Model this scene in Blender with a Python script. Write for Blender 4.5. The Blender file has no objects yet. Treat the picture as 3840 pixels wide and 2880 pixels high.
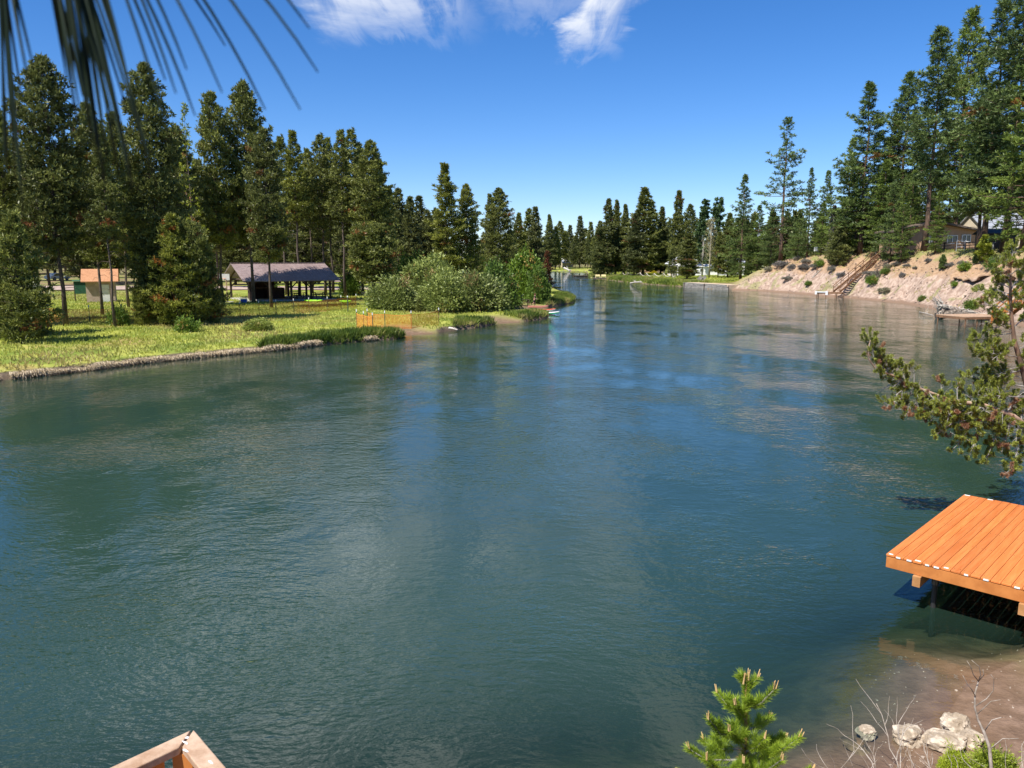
import bpy, bmesh, math, random
import numpy as np
from mathutils import Vector, Matrix, noise as mnoise

# ------------------------------------------------------------------ scene, camera
SC = bpy.context.scene
COL = SC.collection
F, CX, CY = 2899.0, 1920.0, 1440.0            # photo pixels
HC = 6.2                                       # camera height above the water
PITCH = math.atan(469.0 / F)
CP, SP = math.cos(PITCH), math.sin(PITCH)

def ray(sx, sy):
    u, v = (sx - CX) / F, (sy - CY) / F
    return Vector((u, CP - v * SP, -SP - v * CP))
def P(sx, sy, z=0.0):                          # photo point lying on the level z
    d = ray(sx, sy); t = (z - HC) / d.z
    return Vector((d.x * t, d.y * t, z))
def PY(sx, sy, Y):                             # photo point standing at distance Y
    d = ray(sx, sy); t = Y / d.y
    return Vector((d.x * t, Y, HC + d.z * t))

cam_d = bpy.data.cameras.new('camera'); cam = bpy.data.objects.new('camera', cam_d); COL.objects.link(cam)
cam.location = (0, 0, HC); cam.rotation_euler = (math.pi / 2 - PITCH, 0, 0)
cam_d.sensor_width = 36; cam_d.lens = 36 * F / 3840
cam_d.clip_start = 0.02; cam_d.clip_end = 6000
cam_d.dof.use_dof = True; cam_d.dof.focus_distance = 45; cam_d.dof.aperture_fstop = 11
SC.camera = cam
SC.view_settings.view_transform = 'Standard'; SC.view_settings.look = 'None'
SC.view_settings.exposure = 0.6; SC.view_settings.gamma = 1
SC.render.engine = 'CYCLES'
SC.cycles.max_bounces = 6; SC.cycles.diffuse_bounces = 2; SC.cycles.glossy_bounces = 3
SC.cycles.transmission_bounces = 3; SC.cycles.transparent_max_bounces = 8
SC.cycles.caustics_reflective = False; SC.cycles.caustics_refractive = False
SC.cycles.sample_clamp_indirect = 4.0

# ------------------------------------------------------------------ node helpers
class NT:
    def __init__(s, tree): s.t = tree; s.n = tree.nodes; s.l = tree.links
    def new(s, typ, **kw):
        n = s.n.new(typ)
        for k, v in kw.items(): setattr(n, k, v)
        return n
    def put(s, sock, val):
        if isinstance(val, bpy.types.NodeSocket): s.l.new(val, sock)
        elif isinstance(val, (tuple, list)) and len(val) == 3 and sock.type == 'RGBA': sock.default_value = (*val, 1)
        else: sock.default_value = val
    def m(s, op, a, b=0.0, c=None, clamp=False):
        n = s.new('ShaderNodeMath', operation=op, use_clamp=clamp)
        s.put(n.inputs[0], a)
        if op not in ('ABSOLUTE', 'SINE', 'EXPONENT', 'SQRT', 'FRACT', 'FLOOR'): s.put(n.inputs[1], b)
        if c is not None: s.put(n.inputs[2], c)
        return n.outputs[0]
    def step(s, x, a, b):                       # smooth step between a and b
        n = s.new('ShaderNodeMapRange', interpolation_type='SMOOTHSTEP')
        s.put(n.inputs[0], x); s.put(n.inputs[1], a); s.put(n.inputs[2], b)
        return n.outputs[0]
    def mix(s, f, a, b, blend='MIX'):
        n = s.new('ShaderNodeMix', data_type='RGBA', blend_type=blend)
        s.put(n.inputs[0], f); s.put(n.inputs[6], a); s.put(n.inputs[7], b)
        return n.outputs[2]
    def noise(s, vec, scale, detail=3, rough=0.55, dist=0.0):
        n = s.new('ShaderNodeTexNoise')
        if vec is not None: s.put(n.inputs['Vector'], vec)
        n.inputs['Scale'].default_value = scale; n.inputs['Detail'].default_value = detail
        n.inputs['Roughness'].default_value = rough; n.inputs['Distortion'].default_value = dist
        return n.outputs[0]
    def mapping(s, vec, sc=(1, 1, 1), loc=(0, 0, 0), rot=(0, 0, 0)):
        n = s.new('ShaderNodeMapping'); s.put(n.inputs[0], vec)
        n.inputs['Scale'].default_value = sc; n.inputs['Location'].default_value = loc
        n.inputs['Rotation'].default_value = rot
        return n.outputs[0]
    def attr(s, name):
        n = s.new('ShaderNodeAttribute'); n.attribute_name = name; return n.outputs['Fac']
    def ramp(s, f, stops):
        n = s.new('ShaderNodeValToRGB'); s.put(n.inputs[0], f)
        e = n.color_ramp.elements
        while len(e) < len(stops): e.new(0.5)
        for i, (p, c) in enumerate(stops): e[i].position = p; e[i].color = (*c, 1)
        return n.outputs[0]

def new_mat(name):
    m = bpy.data.materials.new(name); m.use_nodes = True
    m.node_tree.nodes.clear()
    return m, NT(m.node_tree)
def finish(nt, shader):
    o = nt.new('ShaderNodeOutputMaterial'); nt.l.new(shader, o.inputs['Surface'])

def mottled(name, c1, c2, scale=6.0, rough=0.8, bump=0.0, stretch=(1, 1, 1), metal=0.0, contrast=(0.35, 0.65), rnd=0.0, spec=0.3, tint=False):
    m, n = new_mat(name)
    co = n.new('ShaderNodeTexCoord').outputs['Object']
    v = n.mapping(co, stretch)
    f = n.noise(v, scale, 5, 0.6)
    f2 = n.noise(v, scale * 0.23, 2)
    fac = n.step(n.m('ADD', n.m('MULTIPLY', f, 0.65), n.m('MULTIPLY', f2, 0.35)), *contrast)
    c = n.mix(fac, c1, c2)
    if rnd:
        oi = n.new('ShaderNodeObjectInfo').outputs['Random']
        c = n.mix(1.0, c, n.ramp(oi, [(0, (1 - rnd,) * 3), (1, (1 + rnd,) * 3)]), 'MULTIPLY')
    if tint:
        c = n.mix(1.0, c, n.ramp(n.attr('tint'), [(0, (0.84, 0.83, 0.83)), (1, (1.12, 1.12, 1.1))]), 'MULTIPLY')
    b = n.new('ShaderNodeBsdfPrincipled')
    n.put(b.inputs['Base Color'], c); b.inputs['Roughness'].default_value = rough
    b.inputs['Metallic'].default_value = metal; b.inputs['Specular IOR Level'].default_value = spec
    if bump:
        bn = n.new('ShaderNodeBump'); bn.inputs['Strength'].default_value = bump; bn.inputs['Distance'].default_value = 0.02
        n.put(bn.inputs['Height'], f); n.l.new(bn.outputs[0], b.inputs['Normal'])
    finish(n, b.outputs[0])
    return m

def leafy(name, dark, light, rust=None, trans=0.25, objvar=0.18):
    m, n = new_mat(name)
    t = n.attr('tint')
    c = n.mix(t, dark, light)
    if rust is not None: c = n.mix(n.attr('rust'), c, rust)
    oi = n.new('ShaderNodeObjectInfo').outputs['Random']
    c = n.mix(1.0, c, n.ramp(oi, [(0, (1 - objvar, 1 - objvar, 1 - objvar * .3)), (0.5, (1, 1, 1)), (1, (1 + objvar * 1.2, 1 + objvar, 1 - objvar))]), 'MULTIPLY')
    d = n.new('ShaderNodeBsdfDiffuse'); n.put(d.inputs[0], c)
    tr = n.new('ShaderNodeBsdfTranslucent'); n.put(tr.inputs[0], c)
    mx = n.new('ShaderNodeMixShader'); mx.inputs[0].default_value = trans
    n.l.new(d.outputs[0], mx.inputs[1]); n.l.new(tr.outputs[0], mx.inputs[2])
    g = n.new('ShaderNodeBsdfGlossy'); g.inputs['Roughness'].default_value = 0.45; g.inputs[0].default_value = (.8, .8, .8, 1)
    mg = n.new('ShaderNodeMixShader'); mg.inputs[0].default_value = 0.025
    n.l.new(mx.outputs[0], mg.inputs[1]); n.l.new(g.outputs[0], mg.inputs[2])
    finish(n, mg.outputs[0])
    return m

# ------------------------------------------------------------------ object helpers
def link(o, parent=None):
    COL.objects.link(o)
    if parent is not None: o.parent = parent
    return o
def tag(o, label=None, cat=None, group=None, kind=None):
    if label: o['label'] = label
    if cat: o['category'] = cat
    if group: o['group'] = group
    if kind: o['kind'] = kind
    return o
def thing(name, label, cat, loc=(0, 0, 0), rz=0.0, group=None):
    o = bpy.data.objects.new(name, None); o.empty_display_size = 0.2
    link(o); o.location = loc; o.rotation_euler = (0, 0, rz)
    return tag(o, label, cat, group)

def mesh_np(name, V, Fc, mats, attrs=None, smooth=False, matidx=None):
    V = np.asarray(V, np.float32).reshape(-1, 3); Fc = np.asarray(Fc, np.int32)
    k = Fc.shape[1]
    me = bpy.data.meshes.new(name)
    me.vertices.add(len(V)); me.vertices.foreach_set('co', V.ravel())
    me.loops.add(Fc.size); me.loops.foreach_set('vertex_index', Fc.ravel())
    me.polygons.add(len(Fc)); me.polygons.foreach_set('loop_start', np.arange(0, Fc.size, k, dtype=np.int32))
    if matidx is not None: me.polygons.foreach_set('material_index', np.asarray(matidx, np.int32))
    me.update(calc_edges=True)
    for a, val in (attrs or {}).items():
        at = me.attributes.new(a, 'FLOAT', 'POINT'); at.data.foreach_set('value', np.asarray(val, np.float32).ravel())
    for m in (mats if isinstance(mats, (list, tuple)) else [mats]): me.materials.append(m)
    me.polygons.foreach_set('use_smooth', np.full(len(Fc), smooth, dtype=bool))
    return me

class MB:
    """collects shapes; build() links them as one mesh object"""
    def __init__(s): s.v = []; s.f = []; s.t = []; s.cur = 0.5
    def add(s, vs, fs):
        b = len(s.v); s.v += [tuple(v) for v in vs]; s.t += [s.cur] * len(vs)
        s.f += [tuple(b + i for i in f) for f in fs]; return s
    def box(s, c, size, rot=None):
        hx, hy, hz = (q / 2 for q in size); c = Vector(c)
        vs = [Vector((x, y, z)) for x in (-hx, hx) for y in (-hy, hy) for z in (-hz, hz)]
        if rot is not None: vs = [rot @ v for v in vs]
        return s.add([v + c for v in vs], [(0, 1, 3, 2), (4, 6, 7, 5), (0, 4, 5, 1), (2, 3, 7, 6), (0, 2, 6, 4), (1, 5, 7, 3)])
    def beam(s, a, b, w, h, up=(0, 0, 1)):       # rectangular bar from a to b
        a, b = Vector(a), Vector(b); d = (b - a); L = d.length; d.normalize()
        up = Vector(up)
        if abs(d.dot(up)) > 0.98: up = Vector((0, 1, 0))
        x = d.cross(up).normalized(); z = x.cross(d)
        R = Matrix((x, d, z)).transposed()
        return s.box((a + b) / 2, (w, L, h), R)
    def tube(s, pts, rad, n=6, cap=True):
        pts = [Vector(p) for p in pts]
        if not isinstance(rad, (list, tuple)): rad = [rad] * len(pts)
        vs = []; ref = Vector((0.13, 0.31, 0.94))
        for i, p in enumerate(pts):
            d = (pts[min(i + 1, len(pts) - 1)] - pts[max(i - 1, 0)])
            if d.length < 1e-9: d = Vector((0, 0, 1))
            d.normalize()
            r = ref if abs(d.dot(ref)) < 0.95 else Vector((1, 0, 0))
            x = d.cross(r).normalized(); y = d.cross(x)
            vs += [p + (x * math.cos(2 * math.pi * k / n) + y * math.sin(2 * math.pi * k / n)) * rad[i] for k in range(n)]
        fs = [(i * n + k, i * n + (k + 1) % n, (i + 1) * n + (k + 1) % n, (i + 1) * n + k) for i in range(len(pts) - 1) for k in range(n)]
        if cap: fs += [tuple(range(n - 1, -1, -1)), tuple((len(pts) - 1) * n + k for k in range(n))]
        return s.add(vs, fs)
    def prism(s, prof, a, b):                    # prof in the plane across a->b: (side, up)
        a, b = Vector(a), Vector(b); d = (b - a).normalized()
        x = Vector((d.y, -d.x, 0)).normalized(); z = Vector((0, 0, 1)); n = len(prof)
        vs = [q + x * p[0] + z * p[1] for q in (a, b) for p in prof]
        fs = [(k, (k + 1) % n, n + (k + 1) % n, n + k) for k in range(n)] + [tuple(range(n - 1, -1, -1)), tuple(range(n, 2 * n))]
        return s.add(vs, fs)
    def loft(s, rings):                          # closed rings of equal length
        n = len(rings[0]); vs = [p for r in rings for p in r]
        fs = [(i * n + k, i * n + (k + 1) % n, (i + 1) * n + (k + 1) % n, (i + 1) * n + k) for i in range(len(rings) - 1) for k in range(n)]
        fs += [tuple(range(n - 1, -1, -1)), tuple((len(rings) - 1) * n + k for k in range(n))]
        return s.add(vs, fs)
    def blob(s, c, r, seed=0, rough=0.25, sub=2, flat=1.0):
        bm = bmesh.new(); bmesh.ops.create_icosphere(bm, subdivisions=sub, radius=1)
        r = r if isinstance(r, (tuple, list)) else (r, r, r * flat)
        o = Vector((seed * 3.7, seed * 1.3, seed * 7.1)); vs = []
        for v in bm.verts:
            k = 1 + rough * (mnoise.noise(v.co * 1.1 + o) + .55 * mnoise.noise(v.co * 2.6 + o) + .3 * mnoise.noise(v.co * 6 + o))
            vs.append((c[0] + v.co.x * r[0] * k, c[1] + v.co.y * r[1] * k, c[2] + v.co.z * r[2] * k))
        fs = [tuple(v.index for v in f.verts) for f in bm.faces]; bm.free()
        return s.add(vs, fs)
    def mesh(s, name, mat, smooth=False):
        me = bpy.data.meshes.new(name); me.from_pydata(s.v, [], s.f); me.update()
        bm = bmesh.new(); bm.from_mesh(me); bmesh.ops.recalc_face_normals(bm, faces=bm.faces); bm.to_mesh(me); bm.free()
        at = me.attributes.new('tint', 'FLOAT', 'POINT'); at.data.foreach_set('value', s.t)
        me.materials.append(mat)
        if smooth: me.polygons.foreach_set('use_smooth', [True] * len(me.polygons))
        return me
    def build(s, name, mat, parent=None, smooth=False, bevel=0.0):
        o = bpy.data.objects.new(name, s.mesh(name, mat, smooth)); link(o, parent)
        if bevel:
            b = o.modifiers.new('bevel', 'BEVEL'); b.width = bevel; b.segments = 2; b.limit_method = 'ANGLE'
        return o

def lerp(a, b, t): return a + (b - a) * t
def copy_tree(o, parent=None):
    c = o.copy(); COL.objects.link(c); c.parent = parent
    for ch in list(o.children): copy_tree(ch, c)
    return c
ORD = ['first', 'second', 'third', 'fourth', 'fifth', 'sixth', 'seventh', 'eighth', 'ninth', 'tenth', 'eleventh', 'twelfth',
       'thirteenth', 'fourteenth', 'fifteenth', 'sixteenth', 'seventeenth', 'eighteenth', 'nineteenth', 'twentieth']
def ordinal(i):
    if i < 20: return ORD[i]
    tens = {2: 'twenty', 3: 'thirty', 4: 'forty'}[(i + 1) // 10]
    u = (i + 1) % 10
    return tens[:-1] + 'ieth' if u == 0 else tens + '-' + ORD[u - 1]

# ------------------------------------------------------------------ sky and sun
SUN_EL, SUN_AZ = math.radians(55), math.radians(226)       # clockwise from +Y: behind the camera, to the left
W = bpy.data.worlds.new('World'); SC.world = W; W.use_nodes = True
w = NT(W.node_tree); w.n.clear()
sky = w.new('ShaderNodeTexSky', sky_type='NISHITA')
sky.sun_disc = False; sky.sun_elevation = SUN_EL; sky.sun_rotation = SUN_AZ
sky.altitude = 1300; sky.air_density = 1.0; sky.dust_density = 0.1; sky.ozone_density = 3.0
tc = w.new('ShaderNodeTexCoord').outputs['Generated']
sep = w.new('ShaderNodeSeparateXYZ'); w.l.new(tc, sep.inputs[0])
zz = w.m('MAXIMUM', sep.outputs[2], 0.02)
px, py = w.m('DIVIDE', sep.outputs[0], zz), w.m('DIVIDE', sep.outputs[1], zz)
comb = w.new('ShaderNodeCombineXYZ'); w.l.new(px, comb.inputs[0]); w.l.new(py, comb.inputs[1])
pv = comb.outputs[0]
fib = w.noise(w.mapping(pv, (9, 1.3, 1), (3, 1, 0)), 1.0, 6, 0.6, 0.6)       # fibres falling away from the zenith
puff = w.noise(w.mapping(pv, (2.2, 1.6, 1), (0.4, 0, 0)), 1.0, 6, 0.62, 0.4)
wob = w.m('MULTIPLY', w.m('SUBTRACT', fib, 0.5), 1.0)
def soft(x, a, b, s): return w.m('MULTIPLY', w.step(x, a - s, a + s), w.m('SUBTRACT', 1.0, w.step(x, b - s, b + s)))
pyw = w.m('ADD', py, w.m('MULTIPLY', wob, 1.5)); pxw = w.m('ADD', px, w.m('MULTIPLY', w.m('SUBTRACT', puff, 0.5), 0.5))
cl = []
for (x0, x1, xs, y0, y1, ys, k) in ((-0.80, -0.24, .12, 1.2, 3.55, .45, 1.0), (0.27, 0.45, .06, 1.2, 3.95, .35, .95), (-0.12, 0.35, .12, 1.5, 3.4, .35, .5)):
    cl.append(w.m('MULTIPLY', w.m('MULTIPLY', soft(pxw, x0, x1, xs), soft(pyw, y0, y1, ys)), k))
mask = w.m('MAXIMUM', cl[0], w.m('MAXIMUM', cl[1], cl[2]))
dens = w.m('MULTIPLY', mask, w.step(w.m('ADD', w.m('MULTIPLY', fib, .6), w.m('MULTIPLY', puff, .5)), .34, .72), clamp=True)
brk = w.step(w.noise(w.mapping(pv, (2.6, 1.9, 1), (7, 2, 0)), 1.0, 5, .6, .3), .47, .60)       # broken cloud overhead, above the frame
over = w.m('MULTIPLY', w.m('MULTIPLY', soft(pxw, -1.3, -.02, .22), soft(py, .15, 2.75, .3)), brk)
dens = w.m('MAXIMUM', dens, over)
SKY_K, CLOUD_C = 0.094, (6.6, 6.9, 7.5)
hs = w.new('ShaderNodeHueSaturation'); hs.inputs['Saturation'].default_value = 1.30; w.l.new(sky.outputs[0], hs.inputs['Color'])
skyc = w.mix(dens, w.mix(1.0, hs.outputs[0], (.90, .935, 1.12), 'MULTIPLY'), w.mix(over, CLOUD_C, (13, 13.4, 14)))
bg = w.new('ShaderNodeBackground'); w.l.new(skyc, bg.inputs[0]); bg.inputs[1].default_value = SKY_K
wo = w.new('ShaderNodeOutputWorld'); w.l.new(bg.outputs[0], wo.inputs[0])

sl = bpy.data.lights.new('sun', 'SUN'); sl.energy = 5.0; sl.angle = math.radians(0.53); sl.color = (1.0, 0.955, 0.88)
so = bpy.data.objects.new('sun', sl); link(so)
sdir = Vector((math.sin(SUN_AZ) * math.cos(SUN_EL), math.cos(SUN_AZ) * math.cos(SUN_EL), math.sin(SUN_EL)))
so.rotation_euler = sdir.to_track_quat('Z', 'Y').to_euler(); so.location = (-30, -30, 60)
# ------------------------------------------------------------------ terrain
def _hash(ix, iy, s):
    h = (ix * 374761393 + iy * 668265263 + s * 982451653) & 0x7fffffff
    h = ((h ^ (h >> 13)) * 1274126177) & 0x7fffffff
    return ((h ^ (h >> 16)) & 0xffff) / 65535.0
def vnoise(x, y, s=0):
    x = np.asarray(x, np.float64); y = np.asarray(y, np.float64)
    ix, iy = np.floor(x).astype(np.int64), np.floor(y).astype(np.int64)
    fx, fy = x - ix, y - iy
    fx, fy = fx * fx * (3 - 2 * fx), fy * fy * (3 - 2 * fy)
    a, b = _hash(ix, iy, s), _hash(ix + 1, iy, s)
    c, d = _hash(ix, iy + 1, s), _hash(ix + 1, iy + 1, s)
    return (a * (1 - fx) + b * fx) * (1 - fy) + (c * (1 - fx) + d * fx) * fy
def fbm(x, y, s=0, o=4):
    t, a, n = 0, 0.5, 0
    for k in range(o):
        t = t + a * vnoise(x * 2 ** k, y * 2 ** k, s + k); n += a; a *= 0.5
    return t / n - 0.5

def pix(l): return [tuple(P(a, b).xy) for a, b in l]
SHORE = []                                             # (x, y, type of the edge that starts here)
def run(pts, typ): SHORE.extend((p[0], p[1], typ) for p in pts)
run([(-95, -50), (-62, -6)], 'L')
run(pix([(-160, 1445), (0, 1425), (180, 1407), (350, 1388), (520, 1364), (700, 1346), (880, 1328), (1040, 1314), (1215, 1293), (1390, 1277), (1490, 1271)]), 'L')
run(pix([(1512, 1262), (1515, 1256), (1560, 1255)]), 'B')
run(pix([(1640, 1250), (1670, 1243), (1720, 1236), (1800, 1227)]), 'L')
run(pix([(1860, 1214), (1905, 1211)]), 'B')
run(pix([(1960, 1207), (2050, 1194)]), 'L')
run(pix([(2062, 1180), (2045, 1166)]), 'B')
run(pix([(2050, 1153), (2100, 1146), (2150, 1134), (2156, 1123), (2130, 1108), (2085, 1090)]), 'L')
run([(8.5, 165), (7, 200), (4, 260), (-8, 330), (-60, 398)], 'L')
run([(-120, 432), (-60, 425), (20, 418)], 'F')
run([(38, 402)], 'G')
run(pix([(2206, 1030), (2228, 1045), (2264, 1048), (2300, 1052), (2400, 1063), (2500, 1071), (2556, 1074)]), 'G')
run(pix([(2572, 1076), (2660, 1083)]), 'C')
run(pix([(2735, 1087), (2850, 1091), (2951, 1098), (3073, 1110), (3150, 1114), (3211, 1121), (3385, 1138), (3507, 1160), (3611, 1181), (3715, 1199), (3800, 1216)]), 'U')
run([(46.5, 68), (38, 53), (30, 40), (23.2, 29.5), (18.4, 22.8), (15.0, 18.3), (11.6, 14.0)], 'U')
run(pix([(3835, 2462), (3745, 2505), (3660, 2553), (3594, 2602), (3570, 2655), (3500, 2740), (3440, 2805), (3370, 2860)]), 'S')
run([(3.2, 7.6), (0.5, 6.9), (-3, 6.4), (-8, 4.6), (-20, -8), (-45, -45)], 'S')
SX = np.array([p[0] for p in SHORE]); SY = np.array([p[1] for p in SHORE]); ST = [p[2] for p in SHORE]
NE = len(SHORE)

def shore_dist(x, y):
    """signed distance to the shoreline (land positive) and the weight of each bank type"""
    x = np.asarray(x, np.float64); y = np.asarray(y, np.float64)
    best = np.full(x.shape, 1e18); inside = np.zeros(x.shape, bool)
    wt = {k: np.zeros(x.shape) for k in 'LBFGCUS'}
    for i in range(NE):
        ax, ay, bx, by = SX[i], SY[i], SX[(i + 1) % NE], SY[(i + 1) % NE]
        dx, dy = bx - ax, by - ay; L2 = dx * dx + dy * dy
        t = np.clip(((x - ax) * dx + (y - ay) * dy) / L2, 0, 1)
        d2 = (x - ax - t * dx) ** 2 + (y - ay - t * dy) ** 2
        best = np.minimum(best, d2)
        typ = ST[i]
        if i == NE - 1: continue
        wt[typ] += 1.0 / (np.sqrt(d2) + 0.5) ** 6
        cond = ((ay > y) != (by > y))
        with np.errstate(divide='ignore', invalid='ignore'):
            xi = ax + (y - ay) * dx / (dy if dy != 0 else 1e-9)
        inside ^= cond & (x < xi)
    ax, ay, bx, by = SX[-1], SY[-1], SX[0], SY[0]          # closing edge: only for the inside test
    cond = ((ay > y) != (by > y)); xi = ax + (y - ay) * (bx - ax) / (by - ay)
    inside ^= cond & (x < xi)
    tot = sum(wt.values())
    for k in wt: wt[k] /= tot
    return np.where(inside, -1, 1) * np.sqrt(best), wt

PROF = {'L': ([0, .12, .4, 2, 12, 40, 120], [-.03, .30, .42, .52, .66, .95, 1.5]),
        'B': ([0, 1.5, 3.5, 10, 40, 120], [0, .12, .45, .65, .95, 1.5]),
        'F': ([0, .5, 5, 60], [0, .3, .6, 1.2]),
        'G': ([0, .4, 2, 12, 60, 200], [0, .3, .65, 1.25, 2.1, 3.0]),
        'C': ([0, .3, 6, 12, 60, 200], [-.3, .75, 1.0, 1.5, 3.0, 3.6]),
        'U': ([0, .5, 1.3, 4, 8.6, 10.2, 13, 60, 300], [0, .14, .6, 3.1, 6.5, 7.15, 7.5, 8.1, 9]),
        'S': ([0, 2, 3.5, 10, 12, 60], [0, .2, 1.0, 5.2, 5.9, 7.5])}
WET = {'S': ([0, .8, 2.0, 3.5, 6.5], [0, .12, .46, 1.2, 2.8])}
def terrain(x, y):
    d, wt = shore_dist(x, y)
    x = np.asarray(x, np.float64); y = np.asarray(y, np.float64)
    h = np.zeros(d.shape); dw = np.maximum(-d, 0); dl = np.maximum(d, 0)
    wob = fbm(x * .35, y * .35, 5) * 1.2
    for k, wk in wt.items():
        dd = np.maximum(dl + wob * np.clip(dl - .4, 0, 1) * (2.2 if k == 'U' else .4), 0)
        land = np.interp(dd, *PROF[k])
        wet = -np.interp(dw, *WET.get(k, ([0, .35, 2, 7], [.02, .3, 1.0, 2.8])))
        h += wk * np.where(d > 0, land, wet)
    n = fbm(x * .5, y * .5, 11)
    slope = wt['U'] * np.clip((dl - .6) / 2, 0, 1) * np.clip((15 - dl) / 5, 0, 1)
    h += slope * (fbm(x * .9 + y * .2, y * 1.1, 21) * 1.3 + n * .8)
    h += np.clip(dl / 3, 0, 1) * n * .18
    h += np.where(d < -.5, n * .25, 0)
    return h, d, wt
def gz(x, y): return float(terrain(np.array([x]), np.array([y]))[0][0])
def on_ground(sx, Y):
    """point of the ground under photo column sx at distance Y"""
    z = 0.6
    for _ in range(5):
        zc = Y * CP + (HC - z) * SP; X = (sx - CX) / F * zc; z = gz(X, Y)
    return Vector((X, Y, z))

def axis(parts):
    out = []
    for a, b, st in parts: out += list(np.arange(a, b, st))
    return np.array(out)
gx = axis([(-700, -100, 30), (-100, -50, 1.5), (-50, -8, .4), (-8, 16, .2), (16, 64, .4), (64, 110, 2), (110, 800, 40)])
gy = axis([(-80, 2, 3), (2, 20, .2), (20, 112, .4), (112, 190, .8), (190, 460, 3), (460, 2600, 80)])
GX, GY = np.meshgrid(gx, gy)
GZ, GD, GW = terrain(GX, GY)
far = np.hypot(GX, GY) > 470
GZ = np.where(far, np.maximum(GZ, 1.2), GZ)

gm, g = new_mat('ground')
geo = g.new('ShaderNodeNewGeometry').outputs['Position']
sp = g.new('ShaderNodeSeparateXYZ'); g.l.new(geo, sp.inputs[0]); pz = sp.outputs[2]
n_f = g.noise(geo, 3.0, 5, .65); n_m = g.noise(geo, .35, 4, .6); n_l = g.noise(geo, .07, 3, .5)
n_s = g.noise(g.mapping(geo, (1.6, 1.6, .28), rot=(0, .5, 0)), 1.1, 6, .7)          # streaks running down the bluff
bl, sh, sd = g.attr('bluff'), g.attr('shore'), g.attr('sand')
grass = g.mix(g.step(n_m, .38, .62), (.18, .235, .038), (.36, .37, .075))
grass = g.mix(g.step(g.noise(geo, .16, 4, .6), .52, .68), grass, (.36, .27, .10))
grass = g.mix(g.m('MULTIPLY', g.step(n_f, .5, .75), .5), grass, (.10, .14, .03))
duff = g.mix(g.step(n_f, .35, .7), (.20, .135, .075), (.34, .25, .14))
woods = g.mix(g.step(n_m, .44, .56), duff, (.17, .20, .05))
flat = g.mix(g.step(sh, 46.0, 75.0), grass, woods)
pale = g.mix(g.step(n_s, .40, .60), (.28, .195, .145), (.46, .345, .27))
pale = g.mix(g.m('MULTIPLY', g.step(n_f, .55, .72), .6), pale, (.30, .20, .14))
pale = g.mix(g.m('MULTIPLY', g.step(g.noise(geo, .28, 3), .56, .66), .75), pale, (.25, .24, .10))
zw = g.m('ADD', pz, g.m('MULTIPLY', g.m('SUBTRACT', n_m, .5), 3.2))
orange = g.mix(g.step(n_f, .35, .68), (.30, .19, .11), (.42, .285, .18))
bluffc = g.mix(g.step(zw, 3.3, 4.3), pale, orange)
topc = g.mix(g.step(n_m, .42, .58), (.34, .24, .13), (.22, .22, .075))
bluffc = g.mix(g.step(zw, 5.9, 6.9), bluffc, topc)
bluffc = g.mix(g.step(g.m('ADD', pz, g.m('MULTIPLY', g.m('SUBTRACT', n_f, .5), .5)), .45, .15), bluffc, (.22, .145, .10))
sand = g.mix(g.step(n_f, .38, .66), (.145, .092, .062), (.25, .165, .118))
sand = g.mix(g.step(pz, .02, .12), g.mix(.5, sand, (.17, .105, .06)), sand)
sand = g.mix(g.step(pz, .9, 1.6), sand, duff)
c = g.mix(bl, flat, bluffc); c = g.mix(sd, c, sand)
bed = g.mix(g.step(g.noise(geo, 1.3, 4, .6), .4, .62), (.17, .115, .068), (.085, .062, .038))
c = g.mix(g.step(pz, -.03, -.30), c, bed)
# turf edge of the low bank: bare soil on the steep face
edge = g.m('MULTIPLY', g.m('MULTIPLY', g.step(sh, .45, .15), g.step(pz, -.2, 0.0)), g.m('SUBTRACT', 1.0, g.m('MAXIMUM', sd, bl)))
c = g.mix(edge, c, g.mix(n_f, (.07, .05, .035), (.24, .18, .12)))
b = g.new('ShaderNodeBsdfPrincipled'); g.put(b.inputs['Base Color'], c); b.inputs['Roughness'].default_value = .9
b.inputs['Specular IOR Level'].default_value = .15
bn = g.new('ShaderNodeBump'); bn.inputs['Strength'].default_value = .8; bn.inputs['Distance'].default_value = .18
g.put(bn.inputs['Height'], g.m('ADD', g.m('MULTIPLY', n_f, .5), g.m('MULTIPLY', n_s, .3))); g.l.new(bn.outputs[0], b.inputs['Normal'])
finish(g, b.outputs[0])

ny, nx = GX.shape
idx = np.arange(ny * nx).reshape(ny, nx)
quads = np.stack([idx[:-1, :-1], idx[:-1, 1:], idx[1:, 1:], idx[1:, :-1]], -1).reshape(-1, 4)
verts = np.stack([GX, GY, GZ], -1).reshape(-1, 3)
me = mesh_np('ground', verts, quads, gm, {'bluff': np.clip(GW['U'] * 1.15 - .05, 0, 1), 'shore': GD, 'sand': np.clip(GW['S'] + GW['B'] * np.clip((5 - GD) / 2, 0, 1) + GW['C'] * .8 * np.clip((9 - GD) / 3, 0, 1), 0, 1)}, smooth=True)
tag(link(bpy.data.objects.new('ground', me)), kind='structure')

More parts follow.
